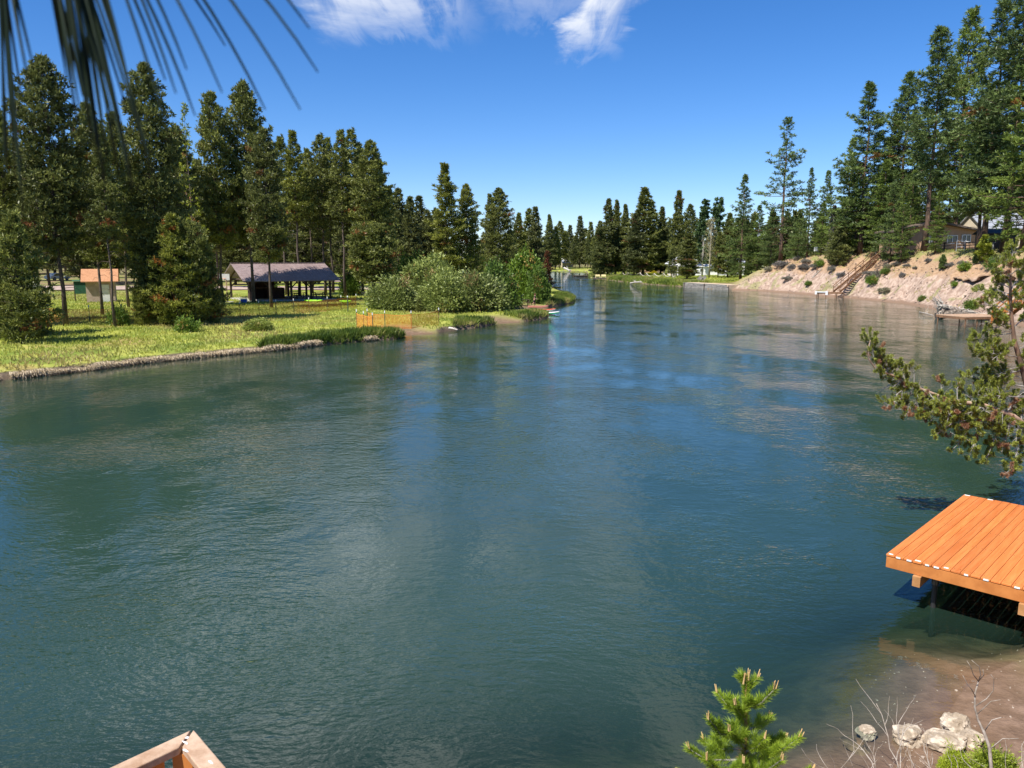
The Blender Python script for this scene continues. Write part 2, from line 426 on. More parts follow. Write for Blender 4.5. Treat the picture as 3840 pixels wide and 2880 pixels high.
# ------------------------------------------------------------------ water
wm, q = new_mat('river_water')
geo = q.new('ShaderNodeNewGeometry').outputs['Position']
dep = q.attr('depth')
warp = q.new('ShaderNodeTexNoise'); q.put(warp.inputs['Vector'], geo); warp.inputs['Scale'].default_value = .22; warp.inputs['Detail'].default_value = 2
vm = q.new('ShaderNodeVectorMath', operation='MULTIPLY_ADD'); q.l.new(warp.outputs['Color'], vm.inputs[0]); vm.inputs[1].default_value = (1.6, 1.6, 0); q.l.new(geo, vm.inputs[2])
wv = vm.outputs[0]
r1 = q.noise(q.mapping(wv, (1.95, 3.9, 1), rot=(0, 0, .25)), 1.0, 2.5, .55)
r2 = q.noise(q.mapping(wv, (7, 12, 1), rot=(0, 0, -.35)), 1.0, 2, .5)
r3 = q.noise(q.mapping(wv, (.55, 1.0, 1), rot=(0, 0, .1)), 1.0, 2, .5)
patch = q.step(q.noise(q.mapping(geo, (.16, .11, 1), rot=(0, 0, .5)), 1.0, 4, .6), .36, .66)
calm = q.m('MULTIPLY', q.m('ADD', q.m('MULTIPLY', patch, .85), .15), q.step(dep, 0.0, 1.6))
hgt = q.m('MULTIPLY', q.m('ADD', q.m('ADD', q.m('MULTIPLY', r1, .038), q.m('MULTIPLY', r2, .019)), q.m('MULTIPLY', r3, .022)), q.m('ADD', calm, .06))
bp = q.new('ShaderNodeBump'); bp.inputs['Strength'].default_value = 1.0; bp.inputs['Distance'].default_value = 1.0
q.put(bp.inputs['Height'], hgt)
fr = q.new('ShaderNodeFresnel'); fr.inputs['IOR'].default_value = 1.40; q.l.new(bp.outputs[0], fr.inputs['Normal'])
gl = q.new('ShaderNodeBsdfGlossy'); gl.inputs['Roughness'].default_value = .03; gl.inputs[0].default_value = (1, 1, 1, 1); q.l.new(bp.outputs[0], gl.inputs['Normal'])
def ab(k): return q.m('EXPONENT', q.m('MULTIPLY', dep, -k))
cc = q.new('ShaderNodeCombineColor'); q.l.new(ab(1.3), cc.inputs[0]); q.l.new(ab(.55), cc.inputs[1]); q.l.new(ab(.75), cc.inputs[2])
trn = q.new('ShaderNodeBsdfTransparent'); q.l.new(cc.outputs[0], trn.inputs[0])
turb = q.noise(geo, .12, 3, .5)
body = q.new('ShaderNodeBsdfDiffuse'); q.put(body.inputs[0], q.mix(turb, (.018, .042, .028), (.026, .058, .043)))
mxb = q.new('ShaderNodeMixShader'); q.put(mxb.inputs[0], q.m('SUBTRACT', 1.0, ab(1.15)))
q.l.new(trn.outputs[0], mxb.inputs[1]); q.l.new(body.outputs[0], mxb.inputs[2])
mxs = q.new('ShaderNodeMixShader'); q.l.new(fr.outputs[0], mxs.inputs[0]); q.l.new(mxb.outputs[0], mxs.inputs[1]); q.l.new(gl.outputs[0], mxs.inputs[2])
finish(q, mxs.outputs[0])
keep = (GD < .9) & ~far
fk = keep.ravel()[quads].any(1)
used = np.unique(quads[fk]); remap = np.full(ny * nx, -1); remap[used] = np.arange(len(used))
wverts = verts[used].copy(); wverts[:, 2] = 0
me = mesh_np('water', wverts, remap[quads[fk]], wm, {'depth': np.maximum(-GZ.ravel()[used], 0)}, smooth=True)
tag(link(bpy.data.objects.new('water', me)), kind='structure')
# ------------------------------------------------------------------ vegetation: materials
M_bark = mottled('bark', (.055, .043, .034), (.17, .13, .10), 9, .95, .6, (1, 1, .3), rnd=.25)
M_bark_red = mottled('bark_ponderosa', (.06, .042, .03), (.24, .15, .10), 5, .95, .6, (1, 1, .35), rnd=.2)
M_bark_grey = mottled('bark_grey', (.22, .20, .175), (.42, .39, .35), 9, .95, .4, (1, 1, .3))
M_need = leafy('needles_lodgepole', (.056, .074, .020), (.300, .320, .080), (.30, .13, .045))
M_need_p = leafy('needles_ponderosa', (.042, .074, .024), (.225, .30, .078), (.20, .10, .03))
M_need_b = leafy('needles_bright', (.07, .10, .014), (.40, .44, .065), (.44, .23, .11))
M_need_f = leafy('needles_far', (.056, .074, .024), (.245, .262, .076), (.18, .09, .04))
M_rust = leafy('needles_rust', (.085, .050, .020), (.25, .115, .045), (.28, .09, .04))
M_lichen = leafy('lichen', (.10, .095, .085), (.25, .235, .21))
M_leaf = leafy('leaves_green', (.05, .10, .015), (.23, .34, .06), (.30, .2, .06), trans=.35)
M_leaf_g = leafy('leaves_willow', (.11, .145, .035), (.41, .47, .125), (.34, .25, .09), trans=.3)
M_leaf_p = leafy('leaves_poplar', (.035, .07, .024), (.16, .24, .085), trans=.3)
M_leaf_y = leafy('buds_yellow', (.16, .15, .05), (.42, .38, .16), trans=.3)
M_sage = leafy('sage', (.13, .125, .10), (.34, .32, .26), (.12, .10, .10))
M_juniper = leafy('juniper', (.16, .24, .016), (.50, .58, .06), trans=.3)
M_twig = mottled('dead_twig', (.22, .18, .14), (.48, .42, .36), 14, .9, .3)
M_grass = leafy('grass_blades', (.22, .28, .042), (.50, .52, .10), (.46, .36, .15), trans=.35, objvar=0)
M_reed = leafy('reed_blades', (.06, .11, .015), (.24, .30, .05), (.42, .35, .13), trans=.35, objvar=0)
M_dry = leafy('dry_grass', (.30, .22, .13), (.62, .50, .33), (.10, .15, .03), trans=.2, objvar=0)

def blades(rng, C, A, n, L, Wd, spread, tint, rust, bend=0.0, Lvar=.35):
    """n thin kites per tuft: C centres, A axes; returns verts, tris, tint, rust"""
    C = np.repeat(C, n, 0); A = np.repeat(A, n, 0); N = len(C)
    D = A + rng.normal(0, spread, (N, 3)); D /= np.linalg.norm(D, axis=1, keepdims=True) + 1e-9
    S = np.cross(D, rng.normal(0, 1, (N, 3))); S /= np.linalg.norm(S, axis=1, keepdims=True) + 1e-9
    ln = (L * (1 + rng.uniform(-Lvar, Lvar, N)))[:, None]; wd = (Wd * (1 + rng.uniform(-.3, .3, N)))[:, None] / 2
    mid = C + D * ln * .45
    V = np.stack([C, mid + S * wd, C + D * ln, mid - S * wd], 1).reshape(-1, 3)
    k = np.arange(N)[:, None] * 4
    Fq = np.concatenate([k + np.array([[0, 1, 2]]), k + np.array([[0, 2, 3]])], 0)
    t = np.repeat(np.clip(np.repeat(tint, n) + rng.normal(0, .12, N), 0, 1), 4)
    r = np.repeat(np.repeat(rust, n), 4)
    return V, Fq, t, r
def pack(parts):
    Vs, Fs, T, R, o = [], [], [], [], 0
    for V, Fq, t, r in parts:
        Vs.append(V); Fs.append(Fq + o); T.append(t); R.append(r); o += len(V)
    return np.concatenate(Vs), np.concatenate(Fs), np.concatenate(T), np.concatenate(R)
def foliage(name, parts, mat):
    V, Fq, t, r = pack(parts)
    return mesh_np(name, V, Fq, mat, {'tint': t, 'rust': r})

NOM = 20.0
def conifer(seed, base=.12, rad=2.6, nb=190, shape='cone', tufts=24, n=7, L=.34, Wd=.085, spread=.75, up=.45, droop=-.05,
            gap=.12, mat=None, bark=None, rust=.03, dead=8, tr=.17, sides=9, forks=0, rag=.35, topr=.16):
    rng = np.random.default_rng(seed); R = random.Random(seed)
    tk = MB()
    sway = [Vector((R.uniform(-.12, .12), R.uniform(-.12, .12), 0)) for _ in range(7)]
    tp = [Vector((0, 0, -.4))] + [Vector((0, 0, NOM * i / 7)) + (sway[i - 1] if i < 7 else Vector()) for i in range(1, 8)]
    tk.tube(tp, [tr * 1.35] + [tr * max(1.0 - i / 7.2, .06) for i in range(1, 8)], sides)
    def axis_at(z):
        f = max(0, min(6.999, z / NOM * 7)); i = int(f); a = tp[i] if i else Vector(); return a.lerp(tp[i + 1], f - i)
    C, A, T, Ru = [], [], [], []
    lob = [R.uniform(1 - rag, 1 + rag) for _ in range(40)]
    for k in range(nb):
        t = (k + R.random()) / nb                        # 0 bottom of the crown, 1 top
        z = NOM * (base + (1 - base) * (1 - (1 - t) ** 1.12) * .985)
        az = k * 2.399 + R.uniform(-.5, .5)
        if shape == 'cone': pr = (1 - t) ** .95 * 1.06 * min(1, .5 + t * 3)
        elif shape == 'bullet': pr = max(0, 1 - t ** 2.6) ** .85 * min(1, .6 + t * 3)
        elif shape == 'column': pr = min(1, (1 - t) * 1.7) ** .95 * min(1, .45 + t * 3)
        elif shape == 'round': pr = math.sqrt(max(0, 1 - (2 * t - .9) ** 2 / 1.25)) * (1 - .4 * t)
        else: pr = (1 - t) ** .85 * (.75 + .25 * math.sin(t * 21 + seed)) * min(1, .6 + t * 2) * 1.12
        ln = rad * max(pr, .05) * lob[int((az * 1.9 + z * .7)) % 40] * R.uniform(.72, 1.12) + topr
        if R.random() < gap and t < .93: continue
        o = axis_at(z); dx = Vector((math.cos(az), math.sin(az), 0)); sx = Vector((-dx.y, dx.x, 0))
        rise = lerp(droop, up, t ** .8) + R.uniform(-.12, .12)
        q = [o, o + dx * ln * .5 + Vector((0, 0, ln * .5 * rise)), o + dx * ln + Vector((0, 0, ln * rise + ln * .10))]
        tk.tube(q, [max(.012, .022 * ln ** .7), max(.01, .014 * ln ** .7), .006], 4, False)
        nt = max(4, int(tufts * (ln / rad) ** 1.0)); rb = 1.0 if R.random() < rust else 0.0
        tb = R.gauss(.5, .16)
        u = rng.uniform(.22, 1.0, nt) ** .75; lat = rng.normal(0, .24, nt) * ln * (1.15 - .5 * u)
        lift = rng.uniform(-.16, .46, nt) * (.35 + .15 * ln)
        for i in range(nt):
            p = q[0].lerp(q[1], u[i] * 2) if u[i] < .5 else q[1].lerp(q[2], u[i] * 2 - 1)
            p = p + sx * lat[i] + Vector((0, 0, lift[i]))
            C.append(p); A.append(dx * .55 + sx * (lat[i] * .5) + Vector((0, 0, .75))); T.append(tb + R.gauss(0, .14)); Ru.append(rb if R.random() < .8 else 0)
    for i in range(int(nb * .07)):                          # leader
        z = NOM * (1 - R.random() ** 1.6 * .06); o = axis_at(z); C.append(o + Vector((R.gauss(0, .06), R.gauss(0, .06), 0))); A.append(Vector((R.gauss(0, .4), R.gauss(0, .4), 1))); T.append(.6); Ru.append(0)
    for i in range(dead):                                   # bare dead limbs under the crown
        z = NOM * R.uniform(.12, base + .1); az = R.uniform(0, 6.28); ln = R.uniform(.5, 1.7); o = axis_at(z)
        dx = Vector((math.cos(az), math.sin(az), 0))
        tk.tube([o, o + dx * ln * .6 + Vector((0, 0, ln * .05)), o + dx * ln + Vector((0, 0, -.22 * ln))], [.028, .018, .006], 4, False)
    crown = foliage('crown', [blades(rng, np.array([tuple(c) for c in C]), np.array([tuple(a) for a in A]), n, L, Wd, spread, np.array(T), np.array(Ru))], mat)
    return tk.mesh('trunk', bark or M_bark, True), crown

def bare_tree(seed, rad=1.6, nb=80, mat=None, leafm=None, base=.12, tr=.14, nt=5, up=.9, L=.16, n=4, multi=1):
    R = random.Random(seed); rng = np.random.default_rng(seed); tk = MB(); C, A, T = [], [], []
    tops = [Vector((R.uniform(-.5, .5) * (multi > 1), R.uniform(-.4, .4), NOM * R.uniform(.9, 1))) for _ in range(multi)]
    for tp in tops: tk.tube([(0, 0, -.3), tp * .35 + Vector((R.uniform(-.2, .2), 0, 0)), tp * .7, tp], [tr, tr * .75, tr * .4, .02], 7)
    for k in range(nb):
        t = R.random() ** .8; tp = R.choice(tops); o = tp * lerp(base, .98, t); az = R.uniform(0, 6.28)
        ln = rad * (1 - .75 * t) * R.uniform(.5, 1.1); dx = Vector((math.cos(az), math.sin(az), 0))
        e = o + dx * ln + Vector((0, 0, ln * up * R.uniform(.5, 1.2)))
        m = o.lerp(e, .5) + Vector((R.uniform(-.1, .1), R.uniform(-.1, .1), -.06 * ln))
        tk.tube([o, m, e], [.03, .02, .008], 4, False)
        for j in range(3):
            s = m.lerp(e, R.random()); d = Vector((R.gauss(0, 1), R.gauss(0, 1), R.gauss(.3, .8))) * ln * .18
            tk.tube([s, s + d], [.011, .004], 3, False)
            for i in range(nt):
                C.append(s + d * R.uniform(.3, 1.1)); A.append((d.x, d.y, d.z + .1)); T.append(R.gauss(.5, .2))
    crown = foliage('crown', [blades(rng, np.array([tuple(c) for c in C]), np.array([tuple(a) for a in A]), n, L, L * .45, .9, np.array(T), np.zeros(len(T)))], leafm)
    return tk.mesh('trunk', mat, True), crown

def bush(seed, clumps=110, leaves=46, mat=None, L=.16, Wd=.07, stems=26, squash=.8, bark=None, rust=.03, cr=.17, low=.02):
    """unit shrub: radius 1, height ~1.6*squash"""
    R = random.Random(seed); rng = np.random.default_rng(seed); tk = MB(); C, A, T, Ru = [], [], [], []
    lump = [(R.uniform(0, 6.28), R.uniform(.1, .9), R.uniform(.75, 1.15)) for _ in range(9)]
    for k in range(clumps):
        az = R.uniform(0, 6.28); el = math.asin(R.uniform(low, 1)); rr = R.uniform(.45, 1) ** .5
        rr *= 1 + .22 * math.sin(az * 3 + seed) + .12 * math.sin(az * 7 + el * 5)
        c = Vector((math.cos(az) * math.cos(el) * rr, math.sin(az) * math.cos(el) * rr, (math.sin(el) * rr + .12) * squash * 1.45))
        tb = R.gauss(.5, .17); rb = 1.0 if R.random() < rust else 0
        for i in range(leaves):
            d = Vector((R.gauss(0, 1), R.gauss(0, 1), R.gauss(0, .9))) * cr
            C.append(c + d); A.append(d * 4 + Vector((c.x, c.y, .4))); T.append(tb + R.gauss(0, .12)); Ru.append(rb)
        if k < stems:
            tk.tube([(c.x * .05, c.y * .05, -.12), (c.x * .42, c.y * .42, c.z * .55), (c.x * .95, c.y * .95, c.z * .97)], [.030, .018, .006], 4, False)
    crown = foliage('foliage', [blades(rng, np.array([tuple(c) for c in C]), np.array([tuple(a) for a in A]), 1, L, Wd, .8, np.array(T), np.array(Ru))], mat)
    return tk.mesh('stem', bark or M_bark, True), crown

TPL = {}
for i in range(4):
    TPL['full%d' % i] = conifer(10 + i, base=.10, rad=2.45, nb=270, shape=('bullet', 'rag', 'bullet', 'bullet')[i], tufts=34, n=6, L=.33, Wd=.095, mat=M_need, gap=.10, rust=.012, tr=.17, dead=10)
for i in range(3):
    TPL['tall%d' % i] = conifer(30 + i, base=(.36, .46, .55)[i], rad=1.9, nb=150, shape=('column', 'rag', 'cone')[i], tufts=26, n=6, L=.32, Wd=.095, mat=M_need, gap=.14, rust=.02, tr=.15, dead=26)
for i in range(4):
    TPL['ponderosa%d' % i] = conifer(50 + i, base=(.17, .24, .3, .05)[i], rad=2.75, nb=175, shape=('rag', 'cone', 'rag', 'cone')[i], tufts=27, n=12, L=.30, Wd=.065, spread=1.0, mat=M_need_p, bark=M_bark_red,
                                      gap=.16, rust=.01, tr=.19, dead=12, droop=-.22, up=.5, rag=.5)
for i in range(3):
    TPL['dense%d' % i] = conifer(70 + i, base=.05, rad=3.0, nb=240, shape=('cone', 'cone', 'rag')[i], tufts=30, n=6, L=.48, Wd=.15, mat=M_need_f, gap=.06, rust=.02, tr=.2, dead=0, sides=6)
for i in range(3):
    TPL['far%d' % i] = conifer(90 + i, base=(.12, .2, .3)[i], rad=2.6, nb=130, shape=('cone', 'column', 'cone')[i], tufts=18, n=5, L=.62, Wd=.22, mat=M_need_f, gap=.08, rust=.0, tr=.16, dead=4, sides=5)
for i in range(2):
    TPL['mid%d' % i] = conifer(25 + i, base=.27, rad=2.4, nb=230, shape=('bullet', 'bullet')[i], tufts=34, n=6, L=.33, Wd=.095, mat=M_need, gap=.10, rust=.02, tr=.17, dead=16)
TPL['sparse'] = conifer(101, base=.08, rad=2.0, nb=95, shape='cone', tufts=10, n=6, L=.30, Wd=.07, mat=M_need_b, gap=.25, rust=.05, tr=.12, dead=6)
TPL['open'] = conifer(102, base=.2, rad=3.0, nb=105, shape='rag', tufts=24, n=9, L=.34, Wd=.08, spread=1.0, mat=M_need_p, bark=M_bark_red, gap=.2, rust=.01, tr=.2, dead=26, droop=-.25, rag=.5)
for i in range(3):
    TPL['young%d' % i] = conifer(110 + i, base=.03, rad=5.6, nb=150, shape=('cone', 'round', 'cone')[i], tufts=30, n=7, L=.75, Wd=.2, mat=M_need, gap=.1, rust=.02, tr=.26, dead=5, rag=.4, topr=.5)
TPL['round'] = conifer(120, base=.34, rad=5.2, nb=150, shape='round', tufts=34, n=7, L=.7, Wd=.2, mat=M_need, gap=.05, rust=.12, tr=.32, dead=2, rag=.3, topr=.6)
TPL['rusty'] = conifer(121, base=.04, rad=3.6, nb=130, shape='rag', tufts=22, n=7, L=.75, Wd=.2, mat=M_rust, gap=.15, rust=.35, tr=.2, dead=12, rag=.5)
TPL['sapling0'] = conifer(122, base=.03, rad=7.0, nb=70, shape='cone', tufts=20, n=10, L=2.0, Wd=.42, mat=M_need_p, gap=.05, rust=.0, tr=.4, dead=0, topr=.9)
TPL['sapling1'] = conifer(123, base=.03, rad=8.0, nb=60, shape='rag', tufts=18, n=10, L=2.2, Wd=.45, mat=M_need_b, gap=.1, rust=.0, tr=.4, dead=0, topr=.9)
TPL['grey'] = bare_tree(130, rad=2.6, nb=150, mat=M_bark_grey, leafm=M_lichen, base=.05, nt=7, up=.1, L=.3, n=5)
TPL['poplar0'] = bare_tree(131, rad=2.6, nb=130, mat=M_bark_grey, leafm=M_leaf_p, base=.1, nt=8, up=1.3, L=.5, n=4, multi=2)
TPL['poplar1'] = bare_tree(132, rad=3.0, nb=140, mat=M_bark_grey, leafm=M_leaf_p, base=.25, nt=6, up=1.2, L=.45, n=4, multi=3)
TPL['yellow'] = bare_tree(133, rad=3.2, nb=140, mat=mottled('bark_pale', (.38, .33, .22), (.58, .52, .38), 6, .9), leafm=M_leaf_y, base=.25, nt=1, up=1.1, L=.3, n=3, multi=3, tr=.2)
for i in range(3): TPL['willow%d' % i] = bush(140 + i, 170, 72, M_leaf_g, .15, .06, 60, .82, cr=.14, bark=M_bark_grey)
for i in range(2): TPL['green%d' % i] = bush(150 + i, 130, 50, M_leaf, .16, .075, 30, .95, cr=.15)
for i in range(2): TPL['sage%d' % i] = bush(160 + i, 60, 34, M_sage, .26, .07, 26, .55, cr=.13, bark=M_bark_grey)
TPL['lowgreen'] = bush(170, 60, 34, M_leaf, .28, .09, 12, .6, cr=.15)
TPL['juniper'] = bush(171, 130, 60, M_juniper, .17, .035, 20, .9, cr=.13, bark=M_bark_grey)

USED = {}
def plant(tpl, name, label, cat, loc, sxy, sz, rz=None, group=None, parts=('trunk', 'crown')):
    r = thing(name, label, cat, loc, random.Random(hash((round(loc[0], 2), round(loc[1], 2))) & 0xffff).uniform(0, 6.28) if rz is None else rz, group)
    r.scale = (sxy, sxy, sz)
    for pn, me in zip(parts, TPL[tpl]): link(bpy.data.objects.new(pn, me), r)
    return r
def conif(tpl, name, label, sx, sy, D, k=1.0, group=None, cat='tree', zb=None, dmin=1.2):
    """conifer whose tip stands at photo point (sx, sy), D metres away; k widens the crown"""
    while shore_dist(np.array([PY(sx, sy, D).x]), np.array([D]))[0][0] < dmin: D += 1.5
    top = PY(sx, sy, D); z0 = gz(top.x, D) if zb is None else zb
    s = (top.z - z0) / NOM
    return plant(tpl, name, label, cat, (top.x, D, z0 - .05), s * k, s, group=group)

# ------------------------------------------------------------------ trees, near left bank
G_L = 'pines along the left bank'
def pine(t, l, sx, sy, D, k=1.0, group=None): return conif(t, 'pine_tree', l, sx, sy, D, k * 1.02, group)
pine('full0', 'dark pine cut off by the left edge of the photo behind the hanging needles', -20, 400, 66, .9, group=G_L)
pine('mid1', 'tall full pine at far left with two leaning trunks below it', 153, 212, 63, 1.0, group=G_L)
pine('mid0', 'narrow shorter pine between the two tallest pines at far left', 318, 385, 74, .8, group=G_L)
pine('tall1', 'slim pine trunk with bare white limbs in front of the small orange roofed building', 372, 470, 62.5, .95, group=G_L)
pine('mid0', 'short dark pine crown just left of the tall narrow spire shaped pine', 425, 420, 84, .8, group=G_L)
pine('full0', 'tall dense dark pine with a narrow spire top above the young pine thicket', 538, 236, 67, .92, group=G_L)
conif('sparse', 'thin_pine_tree', 'thin see-through pine with sparse pale foliage against the sky', 692, 388, 78, 1.0, group=G_L)
pine('mid0', 'left crown of the broad double topped pine clump beside the shelter', 790, 345, 91, .8, group=G_L)
pine('mid1', 'right crown of the broad double topped pine clump, tallest beside the shelter', 908, 306, 94, .88, group=G_L)
pine('mid0', 'leaning open pine on the right side of the broad double topped clump', 985, 480, 86, .9, group=G_L)
pine('mid1', 'dark pine behind the young thicket, throwing its shade on the shelter roof', 655, 470, 87, .9, group=G_L)
hi = [(1048, 512, 112, 'tall0'), (1095, 492, 108, 'tall1'), (1150, 560, 118, 'tall2'), (1198, 505, 113, 'tall0'), (1228, 520, 122, 'tall2'), (1276, 490, 110, 'tall1'), (1314, 486, 116, 'tall0'), (1345, 540, 124, 'tall2'), (1388, 528, 109, 'full3'), (1420, 600, 118, 'tall1')]
for i, (a, b_, D, t) in enumerate(hi):
    pine(t, '%s from the left of the high crowned pines behind the shelter roof, bare trunk below' % ordinal(i), a, b_, D, 1.12, group='high crowned pines behind the shelter')
lo = [(1455, 700, 150), (1492, 712, 156), (1538, 742, 150), (1572, 738, 160), (1602, 790, 158)]
for i, (a, b_, D) in enumerate(lo):
    pine('far%d' % (i % 3), '%s from the left of the lower pines left of the big riverside pine' % ordinal(i), a, b_, D, 1.15, group='lower pines beyond the shelter')
pine('full1', 'big bushy pine rising behind the grey-green willows by the water', 1668, 614, 112, 1.5, group=G_L)
pine('full3', 'smaller pine leaning out from the right side of the big riverside pine', 1748, 690, 116, 1.0, group=G_L)
pine('full0', 'pointed pine right of the big riverside pine, above the green willows', 1870, 704, 128, 1.25, group=G_L)
pine('tall1', 'short pine top peeping out left of the pointed pine above the willows', 1836, 728, 134, 1.1, group=G_L)
mid = [(1946, 800, 172, 'dense0'), (1985, 786, 180, 'far1'), (2008, 778, 176, 'far0'), (2060, 806, 205, 'dense1'), (1915, 860, 150, 'full2')]
for i, (a, b_, D, t) in enumerate(mid):
    pine(t, '%s from the left of the pines where the left bank turns away' % ordinal(i), a, b_, D, 1.1, group='pines where the left bank turns away')
# deeper wood behind the left bank
rr = random.Random(5)
deep = []
for i in range(44):
    sx = -60 + i * 39.5 + rr.uniform(-16, 16)
    D = rr.uniform(128, 205)
    base = np.interp(sx, [0, 500, 900, 1150, 1400, 1500, 1900], [560, 600, 640, 660, 690, 780, 850])
    deep.append((sx, base + rr.uniform(-25, 90), D))
deep.sort()
for i, (a, b_, D) in enumerate(deep):
    pine(('far0', 'dense1', 'far2', 'dense0', 'far0')[i % 5], '%s from the left among the dim pines of the deep wood behind the left bank' % ordinal(i), a, b_, D, rr.uniform(1.0, 1.3), group='deep wood behind the left bank')
# young pines near the bank
young = [(40, 800, 51.5, 'young0', 'bushy young pine at the left edge of the photo, nearest the water'),
         (-45, 760, 55, 'young2', 'young pine cut off by the left edge behind the bushy one'),
         (572, 862, 66, 'young0', 'leftmost young pine of the thicket standing on the meadow'),
         (640, 806, 64.5, 'young2', 'tallest young pine of the thicket standing on the meadow'),
         (712, 840, 65.5, 'young1', 'rounded young pine of the meadow thicket with brown lower twigs'),
         (772, 930, 66.5, 'young2', 'rightmost low young pine of the meadow thicket by the orange fence'),
         (520, 1075, 64, 'young1', 'small sapling on the left side of the meadow thicket')]
for a, b_, D, t, l in young: conif(t, 'young_pine', l, a, b_, D, {'young1': .7}.get(t, .9), group='young pines on the meadow')
conif('round', 'small_pine', 'small round headed pine on a short bare trunk right of the shelter', 1392, 850, 88, 1.15)
conif('rusty', 'rusty_pine', 'rust brown dying young pine at the end of the willow point', 2052, 942, 104, 1.0)
conif('young0', 'pine_seedling', 'tiny dark pine seedling at the foot of the willows', 1571, 1118, 82, 1.0)

# ------------------------------------------------------------------ shrubs of the left bank
def shrub(t, name, label, sx, D, w, h, group=None, cat='shrub'):
    p = on_ground(sx, D); hh = 1.6 if not t.startswith(('sage', 'lowgreen')) else 1.0
    return plant(t, name, label, cat, p, w / 2, h / hh, group=group, parts=('stem', 'foliage'))
GW_ = 'willow shrubs on the left bank'
shrub('willow0', 'willow_shrub', 'leftmost grey-green willow, many thin stems showing at its foot', 1482, 85, 4.6, 3.7, GW_)
shrub('willow1', 'willow_shrub', 'tall pale willow standing back behind the others', 1618, 97, 6.2, 5.6, GW_)
shrub('willow2', 'willow_shrub', 'broad yellow-green willow behind the fenced grass plot', 1672, 83, 4.6, 3.9, GW_)
shrub('willow0', 'willow_shrub', 'grey-green willow with silvery dead stems, right of the broad one', 1786, 85, 5.2, 4.2, GW_)
shrub('green0', 'willow_shrub', 'fresh green willow overhanging the dirt landing', 1862, 90, 4.6, 4.4, GW_)
shrub('green1', 'willow_shrub', 'dark green willow behind the standing person', 1975, 106, 4.6, 5.6, GW_)
shrub('green0', 'willow_shrub', 'bright green low willow left of the rust brown pine', 2015, 103, 2.8, 4.0, GW_)
shrub('lowgreen', 'low_shrub', 'dark low shrub at the foot of the leftmost willow', 1428, 86.5, 2.4, 1.6)
shrub('green1', 'green_shrub', 'bright green leafy shrub in the shade behind the willows', 1560, 124, 5.2, 5.2)
shrub('green0', 'green_shrub', 'bright green bush showing above the shelter roof', 1015, 119, 1.8, 5.4)
shrub('green1', 'green_shrub', 'light green bush between the shelter and the round pine', 1312, 112, 2.6, 3.2)
shrub('willow1', 'meadow_shrub', 'pale grey-green low shrub alone on the sunny meadow', 972, 61, 1.9, .95)
shrub('lowgreen', 'meadow_shrub', 'small dark shrub in the grass before the thicket', 700, 59.5, 1.5, .9)
shrub('lowgreen', 'meadow_shrub', 'leafy sapling beside the trunk near the fence, far left', 450, 64, 1.3, 1.3)

# ------------------------------------------------------------------ far bank and right bank trees
fr_ = [(2100, 832), (2122, 868), (2138, 846), (2158, 884), (2176, 812), (2196, 858), (2216, 834), (2238, 870), (2262, 850), (2084, 850), (2150, 905), (2205, 900)]
fr_.sort()
for i, (a, b_) in enumerate(fr_):
    conif('far%d' % (i % 3), 'pine_tree', '%s from the left in the treeline that closes the end of the river' % ordinal(i), a, b_, 424 + 14 * ((i * 5) % 4), 1.25, group='treeline at the end of the river')
mr = [(2250, 830, 243, 'dense0', 1.0, 'leftmost dark pine of the clump behind the small grey dock'),
      (2283, 747, 246, 'dense2', 1.0, 'second pine of the clump behind the small grey dock, with a shaggy top'),
      (2313, 752, 252, 'dense1', .8, 'slim pine of the dock clump, right of the shaggy one'),
      (2346, 768, 248, 'dense1', .85, 'spire topped pine left of the biggest pine on the grassy bank'),
      (2418, 705, 240, 'dense0', 1.35, 'biggest broad pine on the grassy bank across the water'),
      (2384, 800, 236, 'dense2', 1.2, 'lower pine merging into the left side of the biggest bank pine'),
      (2484, 777, 246, 'dense1', 1.0, 'pine merging into the right side of the biggest bank pine'),
      (2547, 716, 236, 'dense2', .85, 'column shaped pine standing free, right of the biggest bank pine'),
      (2583, 856, 196, 'dense0', 1.35, 'olive cone shaped pine hiding the white house'),
      (2522, 930, 215, 'far0', 1.3, 'low pine left of the white house gable'),
      (2590, 770, 262, 'far1', 1.0, 'pine behind the olive cone shaped pine'),
      (2795, 655, 170, 'ponderosa3', 1.1, 'tall pine at the left end of the bare bluff'),
      (2738, 800, 196, 'dense0', 1.1, 'dark pine left of the tall pine at the bluff end'),
      (2850, 770, 168, 'ponderosa3', 1.3, 'low wide pine hanging over the left end of the bluff')]
for a, b_, D, t, k, l in mr: conif(t, 'pine_tree', l, a, b_, D, k * 1.22, group='pines across the river')
for i, (a, b_) in enumerate([(2262, 880), (2322, 850), (2370, 860), (2450, 850), (2510, 830), (2620, 850), (2690, 860), (2730, 850), (2770, 820)]):
    conif('far%d' % (i % 3), 'pine_tree', '%s from the left of the dim pines behind the grassy bank' % ordinal(i), a, b_, 292 + 9 * (i % 3), 1.4, group='dim pines behind the grassy bank')
conif('poplar0', 'poplar_tree', 'left of two airy grey-green poplars against the sky', 2643, 748, 222, 1.2)
conif('poplar1', 'poplar_tree', 'right of two airy grey-green poplars, behind the pale bare tree', 2697, 738, 224, 1.1)
conif('yellow', 'bare_tree', 'pale yellowish nearly bare tree on the far right bank', 2668, 812, 200, 1.3)
